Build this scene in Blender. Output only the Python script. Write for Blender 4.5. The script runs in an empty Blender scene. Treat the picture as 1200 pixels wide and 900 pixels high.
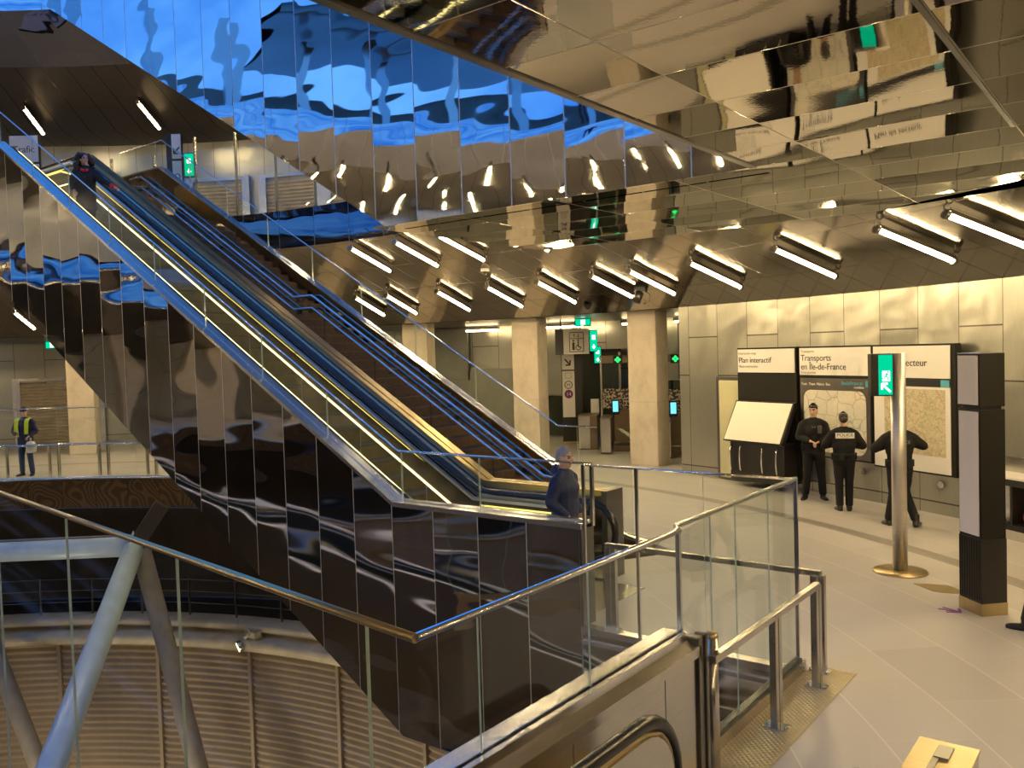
import bpy, bmesh, math, random
from mathutils import Vector, Matrix
random.seed(7)
SC = bpy.context.scene
COL = SC.collection
PI = math.pi
R_ = math.radians
CC = Vector((-13.5, -2.0, 0.0))          # axis of the round station
LEVEL = 6.3                              # storey height
TAN = 0.5775                             # pitch of stairs and escalators

# ------------------------------------------------------------------ materials
class NB:
    def __init__(s, name):
        s.m = bpy.data.materials.new(name); s.m.use_nodes = True
        s.t = s.m.node_tree; s.t.nodes.clear()
        s.out = s.t.nodes.new('ShaderNodeOutputMaterial')
    def n(s, typ, **kw):
        nd = s.t.nodes.new(typ)
        for k, v in kw.items(): setattr(nd, k, v)
        return nd
    def lk(s, a, b): s.t.links.new(a, b)
    def setin(s, sock, v):
        if isinstance(v, bpy.types.NodeSocket): s.lk(v, sock)
        else: sock.default_value = v
    def math(s, op, a, b=0.0, c=0.0):
        nd = s.n('ShaderNodeMath', operation=op)
        for i, v in enumerate((a, b, c)): s.setin(nd.inputs[i], v)
        return nd.outputs[0]
    def vmath(s, op, a, b=(0, 0, 0), scale=None):
        nd = s.n('ShaderNodeVectorMath', operation=op)
        s.setin(nd.inputs[0], a); s.setin(nd.inputs[1], b)
        if scale is not None: s.setin(nd.inputs[3], scale)
        return nd.outputs[1] if op == 'LENGTH' else nd.outputs[0]
    def comb(s, x, y, z=0.0):
        nd = s.n('ShaderNodeCombineXYZ')
        for i, v in enumerate((x, y, z)): s.setin(nd.inputs[i], v)
        return nd.outputs[0]
    def obj(s):
        tc = s.n('ShaderNodeTexCoord'); sp = s.n('ShaderNodeSeparateXYZ')
        s.lk(tc.outputs['Object'], sp.inputs[0])
        return tc.outputs['Object'], sp.outputs[0], sp.outputs[1], sp.outputs[2]
    def noise(s, vec, scale=5.0, detail=2.0, rough=0.5, dist=0.0):
        nd = s.n('ShaderNodeTexNoise')
        if vec is not None: s.lk(vec, nd.inputs['Vector'])
        nd.inputs['Scale'].default_value = scale; nd.inputs['Detail'].default_value = detail
        nd.inputs['Roughness'].default_value = rough; nd.inputs['Distortion'].default_value = dist
        return nd.outputs['Fac']
    def ramp(s, fac, stops):
        nd = s.n('ShaderNodeValToRGB'); s.lk(fac, nd.inputs[0])
        el = nd.color_ramp.elements
        while len(el) < len(stops): el.new(0.5)
        for e, (p, c) in zip(el, stops): e.position = p; e.color = (*c, 1)
        return nd.outputs[0]
    def mix(s, fac, a, b):
        nd = s.n('ShaderNodeMix', data_type='RGBA')
        s.setin(nd.inputs[0], fac)
        s.setin(nd.inputs[6], (*a, 1) if isinstance(a, tuple) and len(a) == 3 else a)
        s.setin(nd.inputs[7], (*b, 1) if isinstance(b, tuple) and len(b) == 3 else b)
        return nd.outputs[2]
    def bump(s, h, strength=0.2, dist=0.02, normal=None):
        nd = s.n('ShaderNodeBump'); s.lk(h, nd.inputs['Height'])
        nd.inputs['Strength'].default_value = strength; nd.inputs['Distance'].default_value = dist
        if normal is not None: s.lk(normal, nd.inputs['Normal'])
        return nd.outputs[0]
    def principled(s, col, metal=0.0, rough=0.5, normal=None, emis=None, estr=0.0, spec=0.5):
        b = s.n('ShaderNodeBsdfPrincipled')
        s.setin(b.inputs['Base Color'], (*col, 1) if isinstance(col, tuple) else col)
        s.setin(b.inputs['Metallic'], metal); s.setin(b.inputs['Roughness'], rough)
        b.inputs['Specular IOR Level'].default_value = spec
        if normal is not None: s.lk(normal, b.inputs['Normal'])
        if emis is not None:
            s.setin(b.inputs['Emission Color'], (*emis, 1) if isinstance(emis, tuple) else emis)
            s.setin(b.inputs['Emission Strength'], estr)
        s.lk(b.outputs[0], s.out.inputs[0]); return s.m

def plain(name, col, metal=0.0, rough=0.5, nscale=30.0, nvar=0.06, bump=0.0, spec=0.5):
    """paint, plastic, cloth or metal with a slight procedural variation"""
    b = NB(name); v, *_ = b.obj(); f = b.noise(v, nscale, 3)
    lo = tuple(max(0, c * (1 - nvar)) for c in col); hi = tuple(min(1, c * (1 + nvar)) for c in col)
    c = b.ramp(f, [(0.3, lo), (0.7, hi)])
    nm = b.bump(f, bump, 0.01) if bump else None
    return b.principled(c, metal, rough, nm, spec=spec)

def emit(name, col, strength):
    b = NB(name); e = b.n('ShaderNodeEmission'); e.inputs[0].default_value = (*col, 1); e.inputs[1].default_value = strength
    b.lk(e.outputs[0], b.out.inputs[0]); return b.m

def brushed(name, col, rough=0.3, axis=(1, 1, 40), amt=0.08, bump=0.05):
    b = NB(name); v, *_ = b.obj()
    v2 = b.vmath('MULTIPLY', v, axis); f = b.noise(v2, 6.0, 4, 0.6)
    lo = tuple(c * (1 - amt) for c in col); hi = tuple(min(1, c * (1 + amt)) for c in col)
    c = b.ramp(f, [(0.3, lo), (0.7, hi)])
    return b.principled(c, 1.0, rough, b.bump(f, bump, 0.005))

def mirror_panels(name, col, rough, w, off=0.0, w2=None, off2=0.0, seam=0.008, seamcol=(0.30, 0.30, 0.30),
                  tilt=0.02, wav=1.0, wstr=0.05, stretch=(1, 1, 1), axes='xz', polar=False, fine=0.0, dots=0.0):
    """polished sheet-metal panels: joints, a small tilt per panel and hand-wavy flatness"""
    b = NB(name); v, x, y, z = b.obj()
    if polar:
        rad = b.math('SQRT', b.math('ADD', b.math('MULTIPLY', x, x), b.math('MULTIPLY', y, y)))
        ang = b.math('MULTIPLY', b.math('ARCTAN2', x, y), 180 / PI)
        dim = {'a': ang, 'r': rad, 'z': z}
    else:
        dim = {'x': x, 'y': y, 'z': z}
    u = b.math('DIVIDE', b.math('SUBTRACT', dim[axes[0]], off), w)
    cu = b.math('FLOOR', u); fu = b.math('SUBTRACT', u, cu)
    scale_u = w * (17.0 * PI / 180 if axes[0] == 'a' else 1.0)
    mask = b.math('LESS_THAN', fu, seam / scale_u)
    if w2:
        vv = b.math('DIVIDE', b.math('SUBTRACT', dim[axes[1]], off2), w2)
        cv = b.math('FLOOR', vv); fv = b.math('SUBTRACT', vv, cv)
        mask = b.math('MAXIMUM', mask, b.math('LESS_THAN', fv, seam / w2))
    else: cv = 0.0
    wn = b.n('ShaderNodeTexWhiteNoise', noise_dimensions='3D'); b.lk(b.comb(cu, cv, 0.3), wn.inputs[0])
    rnd = b.vmath('SUBTRACT', wn.outputs['Color'], (0.5, 0.5, 0.5))
    geo = b.n('ShaderNodeNewGeometry')
    nrm = b.vmath('NORMALIZE', b.vmath('ADD', geo.outputs['Normal'], b.vmath('SCALE', rnd, scale=tilt * 2)))
    pv = b.vmath('ADD', b.vmath('MULTIPLY', v, stretch), b.vmath('SCALE', wn.outputs['Color'], scale=23.0))
    h = b.noise(pv, wav, 1.0, 0.4)
    nrm = b.bump(h, 1.0, wstr, nrm)
    if fine:
        h2 = b.noise(b.vmath('MULTIPLY', v, (60, 60, 4)), 5.0, 2); nrm = b.bump(h2, fine, 0.002, nrm)
    if dots:
        vo = b.n('ShaderNodeTexVoronoi'); vo.inputs['Scale'].default_value = 40.0; b.lk(v, vo.inputs['Vector'])
        nrm = b.bump(vo.outputs['Distance'], dots, 0.004, nrm)
    c = b.mix(mask, col, seamcol)
    r = b.math('MAXIMUM', b.math('MULTIPLY', mask, 0.5), rough)
    return b.principled(c, 1.0, r, nrm)

def glass(name, tint=(0.965, 0.985, 0.975), gloss=0.03, graze=0.5):
    b = NB(name)
    t = b.n('ShaderNodeBsdfTransparent'); t.inputs[0].default_value = (*tint, 1)
    g = b.n('ShaderNodeBsdfGlossy'); g.inputs['Roughness'].default_value = 0.01; g.inputs[0].default_value = (0.95, 0.98, 1, 1)
    lw = b.n('ShaderNodeLayerWeight'); lw.inputs[0].default_value = 0.5
    f = b.math('ADD', b.math('MULTIPLY', b.math('POWER', lw.outputs['Facing'], 4.0), graze), gloss)
    mx = b.n('ShaderNodeMixShader'); b.lk(f, mx.inputs[0]); b.lk(t.outputs[0], mx.inputs[1]); b.lk(g.outputs[0], mx.inputs[2])
    b.lk(mx.outputs[0], b.out.inputs[0]); return b.m

M = {}
M['steel'] = brushed('stainless_steel', (0.62, 0.60, 0.56), 0.22)
M['satin_steel'] = brushed('satin_steel_pole', (0.66, 0.62, 0.58), 0.42)
M['steel_bright'] = brushed('polished_steel', (0.80, 0.79, 0.77), 0.12, amt=0.04)
M['ledge'] = brushed('ledge_steel', (0.80, 0.80, 0.82), 0.22, (20, 1, 1), 0.02, 0.008)
M['ledge_satin'] = brushed('satin_ledge_steel', (0.82, 0.83, 0.86), 0.48, (20, 1, 1), 0.02, 0.005)
M['steel_dark'] = brushed('dark_steel', (0.20, 0.19, 0.18), 0.3)
M['black'] = plain('black_paint', (0.009, 0.008, 0.008), 0, 0.38)
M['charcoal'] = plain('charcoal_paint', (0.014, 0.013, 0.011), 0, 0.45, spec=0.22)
M['rubber'] = plain('black_rubber', (0.012, 0.012, 0.014), 0, 0.25)
M['white'] = plain('white_panel', (0.80, 0.78, 0.74), 0, 0.4, nvar=0.02)
M['mauve_white'] = plain('blank_display_panel', (0.80, 0.76, 0.80), 0, 0.45, nvar=0.02)
M['screen_off'] = plain('cream_tabletop_screen', (0.78, 0.74, 0.64), 0, 0.35, nvar=0.02)
M['glass'] = glass('clear_glass')
M['glass_calm'] = glass('low_glare_glass', (0.95, 0.975, 0.965), 0.010, 0.04)
M['glass_edge'] = plain('green_glass_edge', (0.46, 0.57, 0.52), 0, 0.1)
M['lamp'] = emit('lamp_tube_light', (1.0, 0.735, 0.37), 105.0)
M['led'] = emit('led_strip_light', (1.0, 0.83, 0.36), 3.2)
M['led_dim'] = emit('led_strip_soft', (1.0, 0.80, 0.18), 1.5)
M['green'] = emit('green_sign_light', (0.0, 0.62, 0.30), 0.9)
M['green_led'] = emit('green_led_light', (0.02, 0.9, 0.15), 1.6)
M['white_light'] = emit('white_sign_light', (0.85, 1.0, 0.93), 1.6)
M['cyan'] = emit('cyan_screen_light', (0.15, 0.62, 0.85), 1.3)
M['spot'] = emit('spotlight_lens_light', (1.0, 0.85, 0.5), 4.0)
M['near_mirror'] = mirror_panels('darkened_mirror_cladding', (0.47, 0.45, 0.43), 0.035, 0.69, 0.0, seam=0.014, seamcol=(0.62, 0.60, 0.56),
                                 tilt=0.012, wav=0.75, wstr=0.06, stretch=(0.5, 1, 1.5), axes='xz')  # mirror darkened in colour for the dark shaft it reflects
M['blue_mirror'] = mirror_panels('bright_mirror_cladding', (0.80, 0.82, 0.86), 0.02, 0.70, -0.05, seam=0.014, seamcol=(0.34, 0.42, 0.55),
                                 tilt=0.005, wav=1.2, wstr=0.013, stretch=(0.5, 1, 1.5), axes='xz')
M['stringer'] = mirror_panels('polished_stair_wall', (0.50, 0.44, 0.38), 0.05, 1.36, 0.2, seam=0.012, seamcol=(0.06, 0.05, 0.05), tilt=0.006, wav=0.8, wstr=0.015, axes='xz')
M['skirt'] = mirror_panels('polished_skirt', (0.52, 0.50, 0.42), 0.07, 1.36, 0.4, seam=0.012, seamcol=(0.7, 0.7, 0.6), tilt=0.004, wav=1.2, wstr=0.012, axes='xz')
M['darkened_ring'] = mirror_panels('darkened_mirror_fascia', (0.24, 0.24, 0.27), 0.03, 4.0, 0.0, seam=0.02, tilt=0.012, wav=0.9, wstr=0.05, axes='az', polar=True)  # ring mirror with dark reflections put into its colour
M['strip'] = emit('strip_lamp_light', (1.0, 0.74, 0.38), 26.0)
M['soffit'] = mirror_panels('polished_soffit_panels', (0.37, 0.335, 0.28), 0.03, 1.4, -0.92, 0.72, 7.38, seam=0.010, seamcol=(0.55, 0.5, 0.42),
                            tilt=0.030, wav=0.6, wstr=0.03, axes='xy', dots=0.010)
M['cone'] = mirror_panels('brushed_ceiling_panels', (0.30, 0.27, 0.23), 0.13, 2.27, 0.6, 1.3, 15.2, seam=0.012, seamcol=(0.06, 0.05, 0.04),
                          tilt=0.006, wav=0.7, wstr=0.02, axes='ar', polar=True)
M['cone_dark'] = mirror_panels('dark_ceiling_boards', (0.15, 0.13, 0.11), 0.30, 2.27, 0.6, seam=0.02, seamcol=(0.02, 0.02, 0.02),
                               tilt=0.004, wav=0.7, wstr=0.01, axes='ar', polar=True)
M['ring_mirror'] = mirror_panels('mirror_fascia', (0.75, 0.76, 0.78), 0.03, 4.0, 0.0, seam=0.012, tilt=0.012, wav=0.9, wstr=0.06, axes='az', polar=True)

def wall_panels():
    b = NB('brushed_wall_panels'); v, x, y, z = b.obj()
    ang = b.math('MULTIPLY', b.math('ARCTAN2', x, y), 180 / PI)
    u = b.math('DIVIDE', b.math('SUBTRACT', ang, 16.45), 2.28); cu = b.math('FLOOR', u); fu = b.math('SUBTRACT', u, cu)
    par = b.math('MODULO', b.math('ADD', cu, 400.0), 2.0)
    def line(h, wd=0.012): return b.math('LESS_THAN', b.math('ABSOLUTE', b.math('SUBTRACT', z, h)), wd)
    m = b.math('LESS_THAN', fu, 0.016)
    m = b.math('MAXIMUM', m, b.math('MULTIPLY', line(3.06), par))
    m = b.math('MAXIMUM', m, b.math('MULTIPLY', line(2.22), b.math('SUBTRACT', 1.0, par)))
    m = b.math('MAXIMUM', m, line(0.20))
    wn = b.n('ShaderNodeTexWhiteNoise', noise_dimensions='3D'); b.lk(b.comb(cu, par, b.math('FLOOR', b.math('DIVIDE', z, 3.06))), wn.inputs[0])
    rnd = b.vmath('SUBTRACT', wn.outputs['Color'], (0.5, 0.5, 0.5))
    geo = b.n('ShaderNodeNewGeometry')
    nrm = b.vmath('NORMALIZE', b.vmath('ADD', geo.outputs['Normal'], b.vmath('SCALE', rnd, scale=0.03)))
    f = b.noise(b.vmath('MULTIPLY', v, (40, 40, 1)), 5.0, 3)
    f2 = b.noise(v, 1.3, 2)
    nrm = b.bump(f2, 1.0, 0.03, nrm)
    col = b.ramp(f, [(0.3, (0.355, 0.355, 0.315)), (0.7, (0.42, 0.42, 0.37))])
    col = b.mix(m, col, (0.10, 0.09, 0.08))
    return b.principled(col, 0.85, 0.30, nrm)
M['wall'] = wall_panels()

def floor_mat():
    b = NB('concentric_stone_tiles'); v, x, y, z = b.obj()
    rad = b.math('SQRT', b.math('ADD', b.math('MULTIPLY', x, x), b.math('MULTIPLY', y, y)))
    ang = b.math('MULTIPLY', b.math('ARCTAN2', x, y), 180 / PI)
    u = b.math('DIVIDE', b.math('SUBTRACT', rad, 14.52), 0.69); cu = b.math('FLOOR', u); fu = b.math('SUBTRACT', u, cu)
    wn = b.n('ShaderNodeTexWhiteNoise', noise_dimensions='1D'); b.lk(cu, wn.inputs['W'])
    a = b.math('ADD', b.math('DIVIDE', ang, 4.4), wn.outputs['Value']); ca = b.math('FLOOR', a); fa = b.math('SUBTRACT', a, ca)
    m1 = b.math('LESS_THAN', fu, 0.020); m2 = b.math('MULTIPLY', b.math('LESS_THAN', fa, 0.006), 0.55)
    wn2 = b.n('ShaderNodeTexWhiteNoise', noise_dimensions='3D'); b.lk(b.comb(cu, ca, 0.0), wn2.inputs[0])
    col = b.ramp(wn2.outputs['Value'], [(0.0, (0.49, 0.47, 0.46)), (1.0, (0.56, 0.54, 0.52))])
    n = b.noise(v, 1.2, 5, 0.6); col = b.mix(b.math('MULTIPLY', n, 0.25), col, (0.44, 0.41, 0.38))
    col = b.mix(b.math('MULTIPLY', b.math('MAXIMUM', m1, m2), 0.6), col, (0.74, 0.70, 0.64))
    d = b.math('ABSOLUTE', b.math('SUBTRACT', rad, 18.05))
    band = b.math('LESS_THAN', d, 0.13)
    groove = b.math('LESS_THAN', b.math('FRACT', b.math('DIVIDE', rad, 0.043)), 0.45)
    col = b.mix(b.math('MULTIPLY', band, b.math('ADD', 0.45, b.math('MULTIPLY', groove, 0.3))), col, (0.12, 0.10, 0.08))
    return b.principled(col, 0.0, 0.34, None, spec=0.5)
M['floor'] = floor_mat()

def bronze_moire():
    b = NB('perforated_bronze_fascia'); v, x, y, z = b.obj()
    ang = b.math('MULTIPLY', b.math('ARCTAN2', x, y), 180 / PI)
    u = b.math('DIVIDE', ang, 3.3); fu = b.math('FRACT', u); cu = b.math('FLOOR', u)
    wn = b.n('ShaderNodeTexWhiteNoise', noise_dimensions='1D'); b.lk(cu, wn.inputs['W'])
    pv = b.vmath('ADD', v, b.vmath('SCALE', wn.outputs['Color'], scale=9.0))
    h = b.noise(pv, 0.9, 1.0)
    st = b.math('SINE', b.math('MULTIPLY', h, 130.0))
    col = b.ramp(b.math('ADD', b.math('MULTIPLY', st, 0.5), 0.5), [(0.2, (0.085, 0.055, 0.03)), (0.9, (0.16, 0.105, 0.05))])
    col = b.mix(b.math('LESS_THAN', fu, 0.012), col, (0.02, 0.015, 0.01))
    return b.principled(col, 0.7, 0.42)
M['bronze'] = bronze_moire()

def corrugated(name, c1, c2):
    b = NB(name); v, x, y, z = b.obj()
    f = b.noise(b.vmath('MULTIPLY', v, (1, 1, 0.25)), 0.7, 5, 0.65); g = b.noise(v, 14.0, 3)
    col = b.ramp(b.math('ADD', b.math('MULTIPLY', f, 0.8), b.math('MULTIPLY', g, 0.2)), [(0.3, c1), (0.7, c2)])
    return b.principled(col, 0.3, 0.55)
M['corr'] = corrugated('corrugated_tan_sheet', (0.22, 0.165, 0.115), (0.36, 0.28, 0.20))
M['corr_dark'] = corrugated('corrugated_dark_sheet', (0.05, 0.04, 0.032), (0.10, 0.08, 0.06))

def concrete():
    b = NB('board_marked_concrete'); v, x, y, z = b.obj()
    f = b.noise(b.vmath('MULTIPLY', v, (1, 1, 0.6)), 2.2, 6, 0.65); g = b.noise(v, 60.0, 2)
    col = b.ramp(f, [(0.28, (0.42, 0.37, 0.29)), (0.52, (0.56, 0.50, 0.41)), (0.75, (0.62, 0.56, 0.46))])
    ln = b.math('LESS_THAN', b.math('ABSOLUTE', b.math('SUBTRACT', z, 1.55)), 0.008)
    col = b.mix(b.math('MULTIPLY', ln, 0.4), col, (0.3, 0.26, 0.2))
    return b.principled(col, 0, 0.75, b.bump(g, 0.15, 0.004))
M['concrete'] = concrete()

def shutter_mat():
    b = NB('slatted_roller_shutter'); v, x, y, z = b.obj()
    s = b.math('SINE', b.math('MULTIPLY', z, 2 * PI / 0.11))
    n = b.noise(v, 4.0, 3)
    col = b.ramp(n, [(0.3, (0.42, 0.36, 0.28)), (0.7, (0.52, 0.46, 0.36))])
    return b.principled(col, 0.5, 0.4)
M['shutter'] = shutter_mat()

def checker_plate():
    b = NB('chequered_tread_plate'); v, x, y, z = b.obj()
    a = b.math('SINE', b.math('MULTIPLY', b.math('ADD', x, y), 130.0)); c = b.math('SINE', b.math('MULTIPLY', b.math('SUBTRACT', x, y), 130.0))
    h = b.math('MAXIMUM', a, c)
    return b.principled((0.66, 0.58, 0.44), 1.0, 0.30, b.bump(h, 0.6, 0.006))
M['checker'] = checker_plate()

def rib_steps():
    b = NB('ribbed_escalator_tread'); v, x, y, z = b.obj()
    s = b.math('SINE', b.math('MULTIPLY', y, 2 * PI / 0.022)); n = b.noise(v, 9.0, 3)
    col = b.ramp(n, [(0.3, (0.34, 0.30, 0.22)), (0.7, (0.46, 0.41, 0.31))])
    return b.principled(col, 0.4, 0.45, b.bump(s, 0.5, 0.006))
M['tread'] = rib_steps()
M['stair'] = plain('brown_stair_stone', (0.30, 0.235, 0.175), 0, 0.55, 18, 0.2)
M['nosing'] = plain('pale_nosing_strip', (0.42, 0.35, 0.27), 0, 0.5)

def map_network():
    b = NB('transit_network_map'); v, x, y, z = b.obj()
    nz = b.n('ShaderNodeTexNoise'); nz.inputs['Scale'].default_value = 3.0; nz.inputs['Detail'].default_value = 3; b.lk(v, nz.inputs['Vector'])
    vd = b.vmath('ADD', v, b.vmath('SCALE', nz.outputs['Color'], scale=0.22))
    vo = b.n('ShaderNodeTexVoronoi', feature='DISTANCE_TO_EDGE'); vo.inputs['Scale'].default_value = 3.6; vo.inputs['Randomness'].default_value = 0.8; b.lk(vd, vo.inputs['Vector'])
    vo2 = b.n('ShaderNodeTexVoronoi', feature='DISTANCE_TO_EDGE'); vo2.inputs['Scale'].default_value = 9.0; b.lk(vd, vo2.inputs['Vector'])
    l1 = b.math('LESS_THAN', vo.outputs['Distance'], 0.022); l2 = b.math('LESS_THAN', vo2.outputs['Distance'], 0.02)
    n = b.noise(v, 1.8, 2)
    lc = b.ramp(b.noise(v, 2.4, 1), [(0.3, (0.45, 0.25, 0.22)), (0.5, (0.35, 0.38, 0.30)), (0.7, (0.30, 0.32, 0.42))])
    col = b.ramp(n, [(0.42, (0.76, 0.71, 0.60)), (0.6, (0.68, 0.66, 0.56))])
    col = b.mix(b.math('MULTIPLY', l2, 0.3), col, (0.4, 0.36, 0.3))
    col = b.mix(b.math('MULTIPLY', l1, 0.75), col, lc)
    return b.principled(col, 0, 0.35)
M['map_net'] = map_network()

def map_area():
    b = NB('neighbourhood_street_map'); v, x, y, z = b.obj()
    def vor(sc, th):
        nz = b.n('ShaderNodeTexNoise'); nz.inputs['Scale'].default_value = 5.0; nz.inputs['Detail'].default_value = 5; nz.inputs['Roughness'].default_value = 0.7; b.lk(v, nz.inputs['Vector'])
        vd = b.vmath('ADD', v, b.vmath('SCALE', nz.outputs['Color'], scale=0.35))
        vo = b.n('ShaderNodeTexVoronoi', feature='DISTANCE_TO_EDGE'); vo.inputs['Scale'].default_value = sc; b.lk(vd, vo.inputs['Vector'])
        return b.math('LESS_THAN', vo.outputs['Distance'], th)
    n = b.noise(v, 3.0, 5, 0.7)
    col = b.ramp(n, [(0.35, (0.55, 0.52, 0.32)), (0.5, (0.68, 0.60, 0.42)), (0.65, (0.62, 0.52, 0.36))])
    col = b.mix(b.math('MULTIPLY', vor(17.0, 0.07), 0.5), col, (0.36, 0.30, 0.2))
    col = b.mix(b.math('MULTIPLY', vor(7.0, 0.03), 0.7), col, (0.26, 0.22, 0.15))
    return b.principled(col, 0, 0.4)
M['map_area'] = map_area()

def frosted_pattern():
    b = NB('patterned_gate_glass'); v, x, y, z = b.obj()
    vo = b.n('ShaderNodeTexVoronoi'); vo.inputs['Scale'].default_value = 24.0; b.lk(v, vo.inputs['Vector'])
    k = b.math('GREATER_THAN', vo.outputs['Color'], 0.5)
    col = b.mix(k, (0.06, 0.055, 0.05), (0.55, 0.48, 0.38))
    return b.principled(col, 0, 0.25)
M['pattern'] = frosted_pattern()
M['pipe'] = plain('sky_tinted_pipe_paint', (0.50, 0.64, 0.82), 0.0, 0.30, 3, 0.08)  # white-blue paint, with sky light put into the colour as extra blue
M['pipe_grey'] = plain('grey_primed_pipe', (0.28, 0.25, 0.22), 0.0, 0.5, 3, 0.15)
M['gutter'] = plain('pale_gutter_metal', (0.55, 0.47, 0.35), 0.2, 0.5, 2, 0.2)
M['grey_panel'] = plain('grey_green_panel', (0.30, 0.31, 0.27), 0.7, 0.34, 2, 0.08)
M['dark_glass'] = plain('dark_green_glass', (0.035, 0.045, 0.035), 0.0, 0.08)
M['gate_brown'] = plain('bronze_gate_cabinet', (0.20, 0.15, 0.10), 0.7, 0.35)
M['frost'] = plain('frosted_yellow_glass', (0.62, 0.60, 0.36), 0.0, 0.35, 2, 0.08)
M['yellow'] = plain('yellow_plastic', (0.70, 0.58, 0.03), 0, 0.45)
M['red'] = plain('orange_red_plastic', (0.75, 0.10, 0.03), 0, 0.45)
M['clear_bag'] = plain('crumpled_white_plastic', (0.72, 0.70, 0.64), 0, 0.35, 12, 0.15, 0.5)
M['gold_steel'] = brushed('warm_steel_lid', (0.50, 0.40, 0.22), 0.33, (1, 30, 1))
M['purple'] = plain('purple_floor_tape', (0.26, 0.05, 0.36), 0, 0.5)
M['text'] = plain('dark_lettering', (0.02, 0.02, 0.02), 0, 0.5)
M['text_grey'] = plain('grey_lettering', (0.36, 0.33, 0.28), 0, 0.5)
M['text_white'] = plain('white_lettering', (0.8, 0.8, 0.78), 0, 0.5)
M['sky_blue_patch'] = plain('light_blue_print', (0.10, 0.42, 0.60), 0, 0.4)
M['purple_disc'] = plain('purple_line_disc', (0.16, 0.02, 0.14), 0, 0.5)
M['skin'] = plain('skin', (0.56, 0.34, 0.24), 0, 0.5, 40, 0.05)
M['lips'] = plain('lips', (0.40, 0.16, 0.13), 0, 0.45)
M['eye'] = plain('dark_eye', (0.03, 0.02, 0.02), 0, 0.2)
M['police_cloth'] = plain('navy_black_uniform_cloth', (0.0022, 0.0022, 0.0045), 0, 0.85, 60, 0.3, 0.04)
M['vest_cloth'] = plain('black_vest_cloth', (0.003, 0.003, 0.004), 0, 0.8, 80, 0.3, 0.1)
M['navy'] = plain('navy_jacket_cloth', (0.007, 0.017, 0.075), 0, 0.65, 30, 0.3, 0.2)
M['jeans'] = plain('blue_jeans_cloth', (0.035, 0.065, 0.15), 0, 0.8, 60, 0.25, 0.2)
M['black_coat'] = plain('black_coat_cloth', (0.012, 0.012, 0.015), 0, 0.75, 40, 0.3, 0.2)
M['hivis'] = plain('fluorescent_yellow_cloth', (0.62, 0.80, 0.03), 0, 0.6, 40, 0.1)
M['hivis_red'] = plain('fluorescent_red_cloth', (0.80, 0.10, 0.06), 0, 0.6, 40, 0.1)
M['shoe'] = plain('black_leather', (0.012, 0.011, 0.010), 0, 0.4)
M['hair_dark'] = plain('dark_brown_hair', (0.018, 0.012, 0.009), 0, 0.5, 50, 0.4, 0.6)
M['hair_grey'] = plain('grey_hair', (0.22, 0.24, 0.28), 0, 0.5, 60, 0.3, 0.5)
M['red_cloth'] = plain('red_cuff_cloth', (0.55, 0.03, 0.04), 0, 0.7)

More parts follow.
